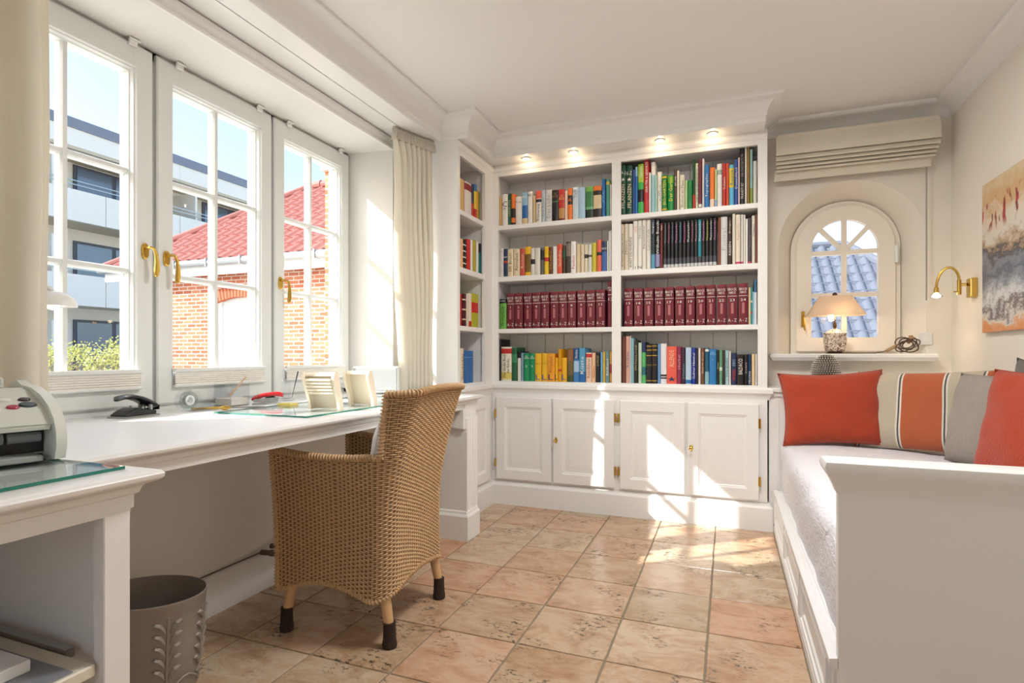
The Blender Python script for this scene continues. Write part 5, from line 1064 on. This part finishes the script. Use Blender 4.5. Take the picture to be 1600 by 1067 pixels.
# lamp cord with inline switch and bundled loop
cb_ = thing('lamp_cord', 'brown lamp cord bundled in loops on the window sill', 'cord', (.90, 3.79, lz))
CORD = mat('brown_cord', '#5a4636', .6); ys_ = 3.775
b = MB(); b.tube([(lx + .05, ly - .01, lz + .004), (.70, ys_, lz + .0035), (.79, ys_, lz + .004), (.825, ys_, lz + .010), (.85, ys_, lz + .02)], .003, 6); b.build('cord', CORD, cb_)
b = MB(); b.tube([(.845, ys_, lz + .016), (.895, ys_, lz + .045)], [.009, .011], 10); b.build('inline_switch', mat('wood_brown_plastic', '#a5845a', .45), cb_)
b = MB(); pts = []
for k in range(241):
    a = 2 * math.pi * 5 * k / 240; dr = k / 240
    pts.append((.945 + (.040 + .018 * math.sin(dr * 9)) * math.sin(a + dr * 2), ys_ - .012 + .016 * math.sin(a * .5 + 1) + .006 * math.sin(a * 1.7), lz + .050 + (.030 + .012 * math.cos(dr * 7)) * math.sin(2 * a * .5 + dr * 3.3 + .8)))
b.tube(pts, .0032, 6); b.build('loops', CORD, cb_)
b = MB(); b.tube([(.95, ys_ - .004, lz + .06), (.965, ys_ + .004, lz + .082), (.967, ys_ + .012, lz + .10)], [.008, .013, .011], 10); b.build('plug', mat('wood_brown_plastic', '#a5845a', .45), cb_)
so_ = thing('wall_socket', 'white wall socket beside the cord bundle', 'socket', (.985, YB, 1.08))
MB().box(.995, 1.062, YB - .010, YB, 1.055, 1.122, .003).build('plate', FRAME, so_); b = MB(); b.tube([(1.028, YB - .0115, 1.088), (1.028, YB - .0095, 1.088)], .020, 20); b.build('insert', WHP, so_)
# spiky vase
vx, vy = .520, 3.63
vs_ = thing('spiky_vase', 'silver egg shaped spiky vase behind the left orange cushion', 'vase', (vx, vy, .812))
prof = [(.030, 0), (.055, .02), (.072, .06), (.074, .09), (.066, .13), (.048, .165), (.028, .185), (.018, .188)]
VS = mat('silver_ceramic', '#cfc9bd', .35, metal=.2)
b = MB(); b.lathe(prof, (vx, vy, .812), 28); b.build('body', mat('dark_vase_body', '#3f372e', .5), vs_)  # body coloured dark to set off the pale spikes
b = MB()
def pr_at(z):
    for (r0, z0), (r1, z1) in zip(prof, prof[1:]):
        if z0 <= z <= z1: return r0 + (r1 - r0) * (z - z0) / (z1 - z0), (z1 - z0), (r0 - r1)
    return .02, 1, 0
for i in range(15):
    z = .012 + i * .0118; r, dz, dr = pr_at(z); n = max(8, int(2 * math.pi * r / .0125)); nr = Vector((dz, 0, dr)).normalized()
    for k in range(n):
        a = 2 * math.pi * (k + .5 * (i % 2)) / n; c = Vector((vx + r * math.cos(a), vy + r * math.sin(a), .812 + z)); d = Vector((nr.x * math.cos(a), nr.x * math.sin(a), nr.z + .35)).normalized()
        e1 = d.orthogonal().normalized(); e2 = d.cross(e1); base = [c + (e1 * math.cos(t) + e2 * math.sin(t)) * .0052 - d * .001 for t in (0, 1.57, 3.14, 4.71)]
        b.add(base + [c + d * .013], [(0, 1, 4), (1, 2, 4), (2, 3, 4), (3, 0, 4)])
o = b.build('spikes', VS, vs_, smooth=0); o['kind'] = 'stuff'
# roman blind
rb = thing('roman_blind', 'cream roman blind folded up above the arched window', 'blind', (.655, 3.70, 2.045))
BLC = m_cloth('blind_linen', '#eee6d6', .12)
b = MB(); b.box(.270, 1.060, 3.655, YB - .004, 2.262, 2.298, .003); b.build('headrail', BLC, rb)
def fold(z0, z1, y0, bulge, name, xa=.268, xb_=1.060):
    b = MB(); pr = [(y0, z1), (y0 - bulge * .35, z1 - (z1 - z0) * .2), (y0 - bulge * .8, z1 - (z1 - z0) * .6), (y0 - bulge, z0 + .006), (y0 - bulge * .9, z0), (y0 - bulge * .7, z0), (y0 + .004, z1 - .004)]
    b.prism(pr, 'x', xa, xb_); return b.build(name, BLC, rb, smooth=35)
fold(2.170, 2.292, 3.662, .030, 'fold', .262, 1.068)
fold(2.140, 2.185, 3.668, .032, 'fold', .262, 1.064); fold(2.118, 2.155, 3.676, .034, 'fold', .262, 1.058); fold(2.098, 2.130, 3.684, .034, 'fold', .264, 1.052); fold(2.080, 2.110, 3.692, .034, 'fold', .264, 1.048)
b = MB(); b.box(.256, 1.038, 3.694, 3.702, 2.035, 2.10); b.build('hem', BLC, rb)
t = MB(); t.tube([(1.017, 3.70, 2.05), (1.017, 3.70, 1.30)], .004, 8); tag(t.build('pull_rod', mat('grey_rod', '#9a948c', .4)), 'thin grey pull rod hanging from the roman blind', 'rod')
# brass wall lamp
wy, wz = 3.445, 1.335
wlm = thing('wall_lamp', 'lit brass gooseneck reading lamp on the right wall', 'lamp', (XR, wy, wz))
BR2 = mat('polished_brass', '#d9b765', .18, metal=1)
b = MB(); b.box(XR - .030, XR, wy - .030, wy + .030, wz - .048, wz + .048, .004); b.build('wall_plate', BR2, wlm)
b = MB(); b.tube([(XR - .03, wy + .02, wz + .02), (XR - .055, wy + .03, wz + .02)], .008, 10); b.tube([(XR - .058, wy + .03, wz - .03), (XR - .058, wy + .03, wz + .045)], .010, 12); b.build('joint', BR2, wlm)
b = MB(); b.box(XR - .085, XR - .055, wy + .022, wy + .034, wz - .018, wz - .012, .002); b.build('switch', BR2, wlm)
tip = onY(1463, 462, wy + .07); hx = tip.x
pts = []
xa_, xb2 = XR - .058, hx
for k in range(15):
    a = math.pi * k / 14; pts.append(((xa_ + xb2) / 2 + (xa_ - xb2) / 2 * math.cos(a), wy + .03 + .04 * k / 14, wz + .045 + .075 * math.sin(a) - .03 * (k / 14) ** 2))
b = MB(); b.tube(pts, .0065, 10); b.build('gooseneck', BR2, wlm)
ex_, ey_, ez_ = pts[-1]
b = MB(); b.lathe([(.007, .002), (.010, 0), (.012, -.018), (.013, -.028), (.009, -.028)], (ex_, ey_, ez_), 16); b.build('lamp_holder', BR2, wlm)
b = MB(); b.lathe([(.012, -.024), (.020, -.034), (.030, -.048), (.031, -.052), (.028, -.048), (.012, -.028)], (ex_, ey_, ez_), 20); b.build('reflector', CLEAR, wlm)
b = MB(); b.lathe([(.006, -.028), (.014, -.036), (.020, -.046), (.014, -.052), (.001, -.055)], (ex_, ey_, ez_), 16); b.build('bulb', mat('halogen_bulb', '#fff1d8', .3, emit=('#ffe2b0', 22)), wlm)
l = bpy.data.lights.new('reading_light', 'SPOT'); l.energy = 1.0; l.color = (1, .76, .48); l.spot_size = math.radians(100); l.spot_blend = .7; l.shadow_soft_size = .02; lo = bpy.data.objects.new('reading_light', l); COL.objects.link(lo); lo.parent = wlm; lo.location = (ex_ - XR, ey_ - wy, ez_ - wz - .062)
# abstract painting
def art():
    m = bpy.data.materials.new('abstract_paint'); m.use_nodes = True; N = m.node_tree.nodes; L = m.node_tree.links; b = N['Principled BSDF']; b.inputs['Roughness'].default_value = .5
    tc = N.new('ShaderNodeTexCoord'); mp = N.new('ShaderNodeMapping'); mp.inputs['Scale'].default_value = (1, 3.2, 5.5); L.new(tc.outputs['Object'], mp.inputs[0])
    n1 = N.new('ShaderNodeTexNoise'); n1.inputs['Scale'].default_value = 1.8; n1.inputs['Detail'].default_value = 9; n1.inputs['Roughness'].default_value = .72; L.new(mp.outputs[0], n1.inputs[0])
    sx = N.new('ShaderNodeSeparateXYZ'); L.new(tc.outputs['Object'], sx.inputs[0])
    mr = N.new('ShaderNodeMapRange'); mr.inputs[1].default_value = 0; mr.inputs[2].default_value = .70; L.new(sx.outputs[2], mr.inputs[0])
    ad = N.new('ShaderNodeMath'); ad.operation = 'MULTIPLY_ADD'; ad.inputs[1].default_value = .55; L.new(n1.outputs[0], ad.inputs[0])
    sb = N.new('ShaderNodeMath'); sb.operation = 'SUBTRACT'; sb.inputs[1].default_value = .275; L.new(mr.outputs[0], sb.inputs[0]); L.new(sb.outputs[0], ad.inputs[2])
    r = ramp(N, [(0, '#d98a4c'), (.06, '#d79c6c'), (.10, '#d8d2c8'), (.16, '#5c4a4e'), (.22, '#cfd0d0'), (.30, '#8f949c'), (.38, '#5c606c'), (.46, '#84888f'), (.52, '#4a4444'), (.57, '#b79a78'), (.64, '#d8d0c4'), (.76, '#d9c8b0'), (.86, '#cda676'), (1, '#d8c4a0')])
    L.new(ad.outputs[0], r.inputs[0])
    # figure-like dabs in the upper part
    mp2 = N.new('ShaderNodeMapping'); mp2.inputs['Scale'].default_value = (1, 26, 9); L.new(tc.outputs['Object'], mp2.inputs[0])
    n2 = N.new('ShaderNodeTexNoise'); n2.inputs['Scale'].default_value = 1; n2.inputs['Detail'].default_value = 3; L.new(mp2.outputs[0], n2.inputs[0])
    s1 = N.new('ShaderNodeMapRange'); s1.inputs[1].default_value = .56; s1.inputs[2].default_value = .60; L.new(n2.outputs[0], s1.inputs[0])
    gA = N.new('ShaderNodeMapRange'); gA.inputs[1].default_value = .66; gA.inputs[2].default_value = .72; L.new(mr.outputs[0], gA.inputs[0])
    gB = N.new('ShaderNodeMapRange'); gB.inputs[1].default_value = .90; gB.inputs[2].default_value = .86; L.new(mr.outputs[0], gB.inputs[0])
    m1 = N.new('ShaderNodeMath'); m1.operation = 'MULTIPLY'; L.new(gA.outputs[0], m1.inputs[0]); L.new(gB.outputs[0], m1.inputs[1])
    m2 = N.new('ShaderNodeMath'); m2.operation = 'MULTIPLY'; L.new(m1.outputs[0], m2.inputs[0]); L.new(s1.outputs[0], m2.inputs[1])
    rc = ramp(N, [(.35, '#2c2430'), (.5, '#b83a34'), (.65, '#3a2c2c')]); L.new(n1.outputs[0], rc.inputs[0])
    mx = N.new('ShaderNodeMix'); mx.data_type = 'RGBA'; L.new(m2.outputs[0], mx.inputs[0]); L.new(r.outputs[0], mx.inputs[6]); L.new(rc.outputs[0], mx.inputs[7]); L.new(mx.outputs[2], b.inputs['Base Color'])
    bp = N.new('ShaderNodeBump'); bp.inputs['Strength'].default_value = .3; bp.inputs['Distance'].default_value = .004; L.new(n1.outputs[0], bp.inputs['Height']); L.new(bp.outputs[0], b.inputs['Normal'])
    return m
pt_ = thing('painting', 'abstract painting in grey, orange and red on the right wall', 'painting', (XR - .01, 2.90, 1.10))
b = MB(); b.box(XR - .022, XR - .002, 2.50, 3.305, 1.105, 1.805, .002); b.build('canvas', art(), pt_)
b = MB(); b.box(XR - .0195, XR - .002, 2.499, 3.306, 1.104, 1.806); b.build('canvas_edge', mat('raw_canvas', '#cfc8bc', .8), pt_)

# ================================================================ CURTAINS
CUR = m_cloth('cream_curtain', '#f8f3e8', .5, (350, .25))
def curtain(y0, y1, x, zb0, label, folds, amp, flare=(0, 0), zt=2.262, seed=1, slant=0):
    t = thing('curtain', label, 'curtain', (x, (y0 + y1) / 2, zb0)); rnd = random.Random(seed); ph = [rnd.uniform(0, 6.28) for _ in range(4)]
    n, m_ = folds * 14, 26; b = MB(); front = []; back = []
    for i in range(m_ + 1):
        s = i / m_; z = zt + (zb0 - zt) * s; r1 = []
        for j in range(n + 1):
            a = j / n; y = y0 + flare[0] * s + (y1 + flare[1] * s - y0 - flare[0] * s) * a
            k = amp * (min(1, s * 7 + .35)) * (1 + .25 * math.sin(3 * a + ph[0]))
            sh = math.sin(2 * math.pi * folds * a + .5 * math.sin(6 * a + ph[1]) + .3 * math.sin(s * 3 + ph[2]))
            r1.append(Vector((x + slant * (a - .5) + k * sh + .006 * math.sin(9 * s + 4 * a), y + .006 * math.sin(4 * math.pi * folds * a + ph[3]) * min(1, s * 6), z)))
        front.append(r1)
    b.loft(front, close=False); o = b.build('panel', CUR, t, smooth=80)
    md = o.modifiers.new('thickness', 'SOLIDIFY'); md.thickness = .0022
    h = MB(); n2 = folds * 24; rows = []
    for i in range(4):
        z = zt + .022 - i * .022; rows.append([Vector((x + slant * (j / n2 - .5) + (.012 + .004 * (i % 2)) * math.sin(2 * math.pi * folds * 3 * j / n2 + i) + .004, y0 + (y1 - y0) * j / n2, z)) for j in range(n2 + 1)])
    h.loft(rows, close=False); o = h.build('gathered_heading', CUR, t, smooth=80); md = o.modifiers.new('thickness', 'SOLIDIFY'); md.thickness = .006
    return t
curtain(2.660, 2.935, -1.690, ZT + .006, 'cream gathered curtain between sunlit reveal and side bookcase', 7, .024, (.085, .005), zt=2.242, seed=3, slant=.10)
curtain(.30, .965, -1.70, ZT + .004, 'cream curtain at the left edge of the window', 6, .038, (0, 0), zt=2.242, seed=6)
# ================================================================ OUTSIDE
GZ = -.18
PAV = mat('pale_paving', '#d9d4c8', .9, bump=(8, .3), var=(2, .08))
g = MB(); g.box(-70, 50, -40, 80, GZ - .3, GZ); tag(g.build('paved_ground', PAV), 'pale paved ground outside the windows', 'ground'); bpy.data.objects['paved_ground']['kind'] = 'structure'
# --- apartment block, facade plane X = -20.9 parallel to the window wall
FX = -20.9
ap = thing('apartment_block', 'white three storey apartment block with long balconies across the yard', 'building', (FX - 3, 14, GZ))
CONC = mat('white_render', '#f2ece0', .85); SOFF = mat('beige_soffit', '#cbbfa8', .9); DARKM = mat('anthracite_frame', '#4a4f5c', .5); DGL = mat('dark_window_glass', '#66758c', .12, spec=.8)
YA, YZ = -4.0, 34.0
MB().box(FX - 8, FX - 1.6, YA, YZ, GZ, 8.6).build('body', CONC, ap, smooth=0)
MB().box(FX - 8.2, FX + .05, YA, YZ, 8.75, 9.1).build('roof_fascia', mat('grey_zinc', '#7e828e', .5), ap, smooth=0)
MB().box(FX - 8, FX, YA, YZ, 8.15, 8.75).build('roof_parapet', CONC, ap, smooth=0)
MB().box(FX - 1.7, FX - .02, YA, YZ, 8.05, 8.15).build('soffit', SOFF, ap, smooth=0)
for k, zf in enumerate((2.72, 5.62)):
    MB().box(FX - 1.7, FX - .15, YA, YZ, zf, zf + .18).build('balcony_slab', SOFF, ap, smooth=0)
    n = 13; seg = (YZ - YA) / n
    for i in range(n): MB().box(FX - .14, FX, YA + i * seg + .012, YA + (i + 1) * seg - .012, zf - .02, zf + 1.05).build('parapet', CONC, ap, smooth=0)
    MB().box(FX - .10, FX - .06, YA, YZ, zf + 1.22, zf + 1.25).build('handrail', STEEL, ap, smooth=0)
    MB().box(FX - .10, FX - .06, YA, YZ, zf + 1.36, zf + 1.39).build('handrail', STEEL, ap, smooth=0)
for k, (z0, z1) in enumerate(((GZ + .1, 2.3), (2.95, 5.2), (5.85, 8.0))):
    for i in range(7):
        y = YA + 1.2 + i * 5.4
        f = MB(); f.box(FX - 1.62, FX - 1.54, y, y + 2.9, z0, z1); fo = f.build('window', DARKM, ap, smooth=0)
        for (a, c) in ((.1, 1.35), (1.5, 2.8)): MB().box(FX - 1.55, FX - 1.52, y + a, y + c, z0 + .12, z1 - .1).build('pane', DGL, fo, smooth=0)
        MB().box(FX - 1.6, FX - .16, y + 3.9, y + 3.98, z0, z1 - .15).build('partition', CONC, ap, smooth=0)
# --- brick house with red pantile roof
def brick_mat():
    m = bpy.data.materials.new('red_brick'); m.use_nodes = True; N = m.node_tree.nodes; L = m.node_tree.links; b = N['Principled BSDF']; b.inputs['Roughness'].default_value = .9
    tc = N.new('ShaderNodeTexCoord'); sp_ = N.new('ShaderNodeSeparateXYZ'); cb = N.new('ShaderNodeCombineXYZ'); L.new(tc.outputs['Object'], sp_.inputs[0])
    ad = N.new('ShaderNodeMath'); L.new(sp_.outputs[0], ad.inputs[0]); L.new(sp_.outputs[1], ad.inputs[1]); L.new(ad.outputs[0], cb.inputs[0]); L.new(sp_.outputs[2], cb.inputs[1])
    br = N.new('ShaderNodeTexBrick'); br.inputs['Scale'].default_value = 1; br.inputs['Brick Width'].default_value = .25; br.inputs['Row Height'].default_value = .08; br.inputs['Mortar Size'].default_value = .010
    br.inputs['Color1'].default_value = lin('#b8603f'); br.inputs['Color2'].default_value = lin('#cf8560'); br.inputs['Mortar'].default_value = lin('#d8cfc2'); br.inputs['Bias'].default_value = 0
    L.new(cb.outputs[0], br.inputs[0]); L.new(br.outputs[0], b.inputs['Base Color'])
    bp = N.new('ShaderNodeBump'); bp.inputs['Strength'].default_value = .5; bp.inputs['Distance'].default_value = .01; bp.invert = True; L.new(br.outputs['Fac'], bp.inputs['Height']); L.new(bp.outputs[0], b.inputs['Normal'])
    return m
BRICK = brick_mat(); TILE = mat('red_pantile', '#a4645a', .7, var=(3, .22)); ZINC = mat('zinc_gutter', '#b8bcbe', .4, metal=.7); WTR = mat('white_trim', '#ecebe8', .6)
HX0, HX1, HY0, EZ, RZ, RY = -13.0, -4.5, 8.7, 2.9, 5.26, 11.5
hs = thing('brick_house', 'red brick house with red pantile hip roof and white arched door', 'house', (-9, 10, GZ))
# front wall with door and window openings as separate wall pieces
DXa, DXb, DZ = -10.02, -8.72, 2.05
WXa, WXb = -6.75, -6.12
b = MB()
for (xa_, xb2, z0, z1) in ((HX0 + .3, DXa, GZ, EZ - .05), (DXb, WXa, GZ, EZ - .05), (WXb, HX1, GZ, EZ - .05), (DXa, DXb, DZ + .18, EZ - .05), (WXa, WXb, GZ, .72), (WXa, WXb, 2.05, EZ - .05)): b.box(xa_, xb2, HY0, HY0 + .25, z0, z1)
b.box(HX0 + .3, HX0 + .55, HY0 + .25, 14, GZ, EZ - .05); b.box(HX1 - .25, HX1, HY0 + .25, 14, GZ, EZ - .05); b.box(HX0 + .3, HX1, 13.8, 14, GZ, EZ - .05); b.build('wall', BRICK, hs, smooth=0)
def seg_arch(xa_, xb2, zs, rise, y0, y1, name, m, par, n=9, proud=.02):
    # voussoirs (rowlock bricks) on edge above an opening
    w = xb2 - xa_
    for i in range(n):
        b = MB(); q = []
        for t in (i / n + .006, (i + 1) / n - .006):
            x = xa_ - .06 + (w + .12) * t; z = zs + rise * (1 - (2 * t - 1) ** 2); dx = (t - .5) * .16
            q.append(((x, z), (x + dx, z + .24)))
        b.prism([q[0][0], q[1][0], q[1][1], q[0][1]], 'y', y0 - proud, y1); b.build(name, m, par, smooth=0)
VOU = mat('brick_voussoir', '#b4684a', .9, var=(10, .12))
seg_arch(DXa, DXb, DZ, .14, HY0, HY0 + .1, 'arch_brick', VOU, hs, 17)
seg_arch(WXa, WXb, 2.0, .18, HY0, HY0 + .1, 'arch_brick', VOU, hs, 11)
dd = MB(); dd.box(DXa, DXb, HY0 + .12, HY0 + .17, GZ, DZ + .14); do = dd.build('door', WTR, hs, smooth=0)
for i in range(6):
    w_ = (DXb - DXa - .2) / 6; MB().box(DXa + .1 + i * w_ + .006, DXa + .1 + (i + 1) * w_ - .006, HY0 + .10, HY0 + .125, GZ + .05, DZ - .02).build('board', WTR, do, smooth=0)
MB().box(DXa, DXa + .1, HY0 + .06, HY0 + .14, GZ, DZ + .12).build('door_frame', WTR, hs, smooth=0); MB().box(DXb - .1, DXb, HY0 + .06, HY0 + .14, GZ, DZ + .12).build('door_frame', WTR, hs, smooth=0)
wf = MB(); wf.box(WXa, WXb, HY0 + .10, HY0 + .16, .72, 2.12); wo = wf.build('window', WTR, hs, smooth=0)
for i in range(2):
    for j in range(3): MB().box(WXa + .07 + i * .27, WXa + .07 + i * .27 + .22, HY0 + .085, HY0 + .11, .80 + j * .42, .80 + j * .42 + .37).build('pane', DGL, wo, smooth=0)
# roof: base planes + single pantiles on the front slope
ez, ry = EZ + .02, RY
b = MB(); e0, e1 = (HX0, HY0 - .3, ez), (HX1 + .3, HY0 - .3, ez); r0, r1 = (HX0 + 3.1, ry, RZ), (HX1 + .3, ry, RZ); f0, f1 = (HX0, 14.3, ez), (HX1 + .3, 14.3, ez)
b.add([e0, e1, r1, r0, f0, f1], [(0, 1, 2, 3), (4, 0, 3), (5, 4, 3, 2), (1, 5, 2)]); b.add([tuple(Vector(p) - Vector((0, 0, .12))) for p in (e0, e1, f1, f0)], [(0, 1, 2, 3)]); b.build('roof', mat('roof_underlay', '#7a3c30', .9), hs, smooth=0)
sl = Vector((0, ry - (HY0 - .3), RZ - ez)); SLn = sl.length; sl.normalize(); nr_ = Vector((0, -sl.z, sl.y))
tw, tl_ = .285, .37
pm = MB(); prof = [(-.5, .0), (-.38, .028), (-.25, .050), (-.10, .052), (.02, .030), (.12, .008), (.28, -.004), (.42, -.002), (.5, .004)]
pm.loft([[Vector((x * tw * 1.04, 0, 0)) + sl * yy + nr_ * (z + lift) for x, z in prof] for yy, lift in ((-.03, .036), (tl_ + .01, .008))], close=False)
nn_ = len(prof); pm.loft([[Vector((x * tw * 1.04, 0, 0)) + sl * -.03 + nr_ * (z + .036) for x, z in prof], [Vector((x * tw * 1.04, 0, 0)) + sl * -.03 + nr_ * (z + .010) for x, z in prof]], close=False)
pme = bpy.data.meshes.new('pantile'); pme.from_pydata([tuple(v) for v in pm.v], [], pm.f); pme.materials.append(TILE); pme.polygons.foreach_set('use_smooth', [True] * len(pme.polygons)); pme.set_sharp_from_angle(angle=math.radians(50)); pme.update()
cnt = 0; base = Vector((0, HY0 - .3, ez)); restb = MB()
for j in range(int(SLn / tl_)):
    for i in range(int((HX1 + .3 - HX0) / tw)):
        x = HX0 + (i + .5) * tw
        if x < HX0 + 3.1 * (j + .4) * tl_ / SLn: continue
        p = base + Vector((x, 0, 0)) + sl * (j * tl_)
        vis = x < -6.0
        if vis and cnt < 290:
            o = bpy.data.objects.new('pantile', pme); COL.objects.link(o); o.parent = hs; o.location = p - ORG[hs.name]; cnt += 1
        else: restb.add([v + p for v in pm.v], pm.f)
o = restb.build('pantile_field', TILE, hs, smooth=50); o['kind'] = 'stuff'
b = MB(); b.tube([Vector((HX0, HY0 - .3, ez + .03)) + (Vector(r0) - Vector(e0)) * t for t in (0, .33, .66, 1)], .10, 10); b.build('hip_ridge', TILE, hs)
for i in range(18):
    x = r0[0] + i * .31; b = MB(); b.tube([(x, ry, RZ + .04), (x + .30, ry, RZ + .05)], [.10, .115], 10); b.build('ridge_tile', TILE, hs)
b = MB(); b.tube([(HX0 - .1, HY0 - .36, ez - .06), (HX1 + .3, HY0 - .36, ez - .06)], .075, 10); b.build('gutter', ZINC, hs)
b = MB(); b.box(HX0, HX1 + .3, HY0 - .30, HY0 - .26, ez - .30, ez - .04); b.build('fascia_board', WTR, hs, smooth=0)
for i in range(9): MB().box(HX0 + .5 + i * .9, HX0 + .53 + i * .9, HY0 - .45, HY0 - .28, ez - .14, ez + .02).build('gutter_bracket', ZINC, hs, smooth=0)
# --- sunlit brick pier of a neighbouring gable, nearer and to the right
gt = thing('brick_pier', 'sunlit brick gable pier in front of the red roof', 'wall', (-4.6, 6.2, GZ))
MB().box(-4.96, -4.1, 6.0, 6.5, GZ, 3.42).build('masonry', BRICK, gt, smooth=0); MB().box(-5.0, -4.06, 5.96, 6.54, 3.42, 3.5).build('coping', mat('coping_stone', '#c4b8a8', .9), gt, smooth=0)
# --- hedge shrubs
LEAF = mat('young_leaf', '#bfc273', .6, var=(30, .25)); TWIG = mat('bare_twig', '#8d8273', .8)
def shrub(cx, cy, h, r, seed, label):
    rnd = random.Random(seed); t = thing('shrub', label, 'shrub', (cx, cy, GZ), 'clipped hedge shrubs'); tw_ = MB(); lf = MB()
    for k in range(26):
        a = rnd.uniform(0, 6.28); rr_ = r * math.sqrt(rnd.random()); bx_, by_ = cx + rnd.uniform(-.08, .08), cy + rnd.uniform(-.08, .08)
        top = Vector((cx + rr_ * math.cos(a), cy + rr_ * math.sin(a), GZ + h * rnd.uniform(.72, 1.0) * (1 - .18 * (rr_ / r) ** 2))); b0 = Vector((bx_, by_, GZ)); mid = b0.lerp(top, .5) + Vector((rnd.uniform(-.06, .06), rnd.uniform(-.06, .06), 0))
        tw_.tube([b0, mid, top], [.010, .006, .003], 4, cap=False)
        for q in range(2):
            s = b0.lerp(top, rnd.uniform(.4, .8)); e = s + Vector((rnd.uniform(-.15, .15), rnd.uniform(-.15, .15), rnd.uniform(.08, .25))); tw_.tube([s, e], [.004, .002], 3, cap=False)
        for q in range(20):
            c = top + Vector((rnd.gauss(0, .085), rnd.gauss(0, .085), rnd.gauss(-.03, .055)))
            d1 = Vector((rnd.uniform(-1, 1), rnd.uniform(-1, 1), rnd.uniform(-1, 1))).normalized() * .022; d2 = d1.orthogonal().normalized() * .013
            lf.add([c - d1, c + d2, c + d1, c - d2], [(0, 1, 2, 3)])
    tw_.build('stems', TWIG, t, smooth=60); o = lf.build('foliage', LEAF, t, smooth=0); o['kind'] = 'stuff'
for i, (u, dpt, h, r) in enumerate(((72, 8.0, 1.50, .22), (116, 8.6, 1.46, .22), (154, 8.2, 1.40, .18), (188, 8.8, 1.48, .22))):
    rv = ray(u, 554.2) * dpt; shrub(rv.x, rv.y, h, r, i, ['leftmost clipped shrub seen beside the desk lamp', 'second clipped yellow-green shrub from the left', 'small clipped shrub third from the left in window', 'rightmost clipped yellow-green shrub below the balconies'][i])
# --- grey tiled outbuilding seen through the arched window
gh = thing('outbuilding', 'low outbuilding with grey pantile hip roof beyond arched window', 'building', (3, 15, GZ))
GT = mat('grey_pantile', '#5d6370', .75, var=(2, .15)); gy0, gy1, gz0, gz1 = 11.0, 15.0, .75, 3.55
xr_ = onY(1318, 395, gy1).x; xe_ = xr_ + 2.55
MB().box(-1.5, xe_ - .4, gy0 + .4, 19, GZ, gz0 + .1).build('wall', CONC, gh, smooth=0)
sl2 = Vector((0, gy1 - gy0, gz1 - gz0)); S2 = sl2.length; sl2n = sl2.normalized(); n2_ = Vector((0, -sl2n.z, sl2n.y)); b = MB(); w2 = .25
b.add([(-1.9, gy0, gz0), (xe_, gy0, gz0), (xr_, gy1, gz1), (-1.9, gy1, gz1), (-1.9, 19, gz0), (xe_, 19, gz0)], [(0, 1, 2, 3), (1, 5, 2), (3, 2, 5, 4)])
b.build('roof', GT, gh, smooth=0)
b = MB(); k = 0; x = -1.7
while x < xe_:
    tm = 1 if x <= xr_ else max(0, 1 - (x - xr_) / (xe_ - xr_))
    if tm > .03:
        p = Vector((x, gy0, gz0)); e = p + sl2 * tm
        b.loft([[q + Vector((dx, 0, 0)) + n2_ * dz for dx, dz in ((-.09, .0), (-.05, .05), (.0, .065), (.05, .05), (.09, .0))] for q in (p, e)], close=False)
    x += w2
nrow = int(S2 / .35)
for j in range(nrow):
    t_ = j / nrow; xa_ = -1.9; xb2 = xe_ + (xr_ - xe_) * t_; p = Vector((0, gy0, gz0)) + sl2 * t_
    b.loft([[Vector((xx, p.y, p.z)) + n2_ * .07, Vector((xx, p.y, p.z)) + n2_ * .045 - sl2n * .012] for xx in (xa_, xb2)], close=False)
o = b.build('pantile_field', GT, gh, smooth=50); o['kind'] = 'stuff'
b = MB(); b.tube([(-1.9, gy1, gz1 + .03), (xr_, gy1, gz1 + .03), (xe_, gy0, gz0 + .05)], .10, 8); b.build('ridge', GT, gh)
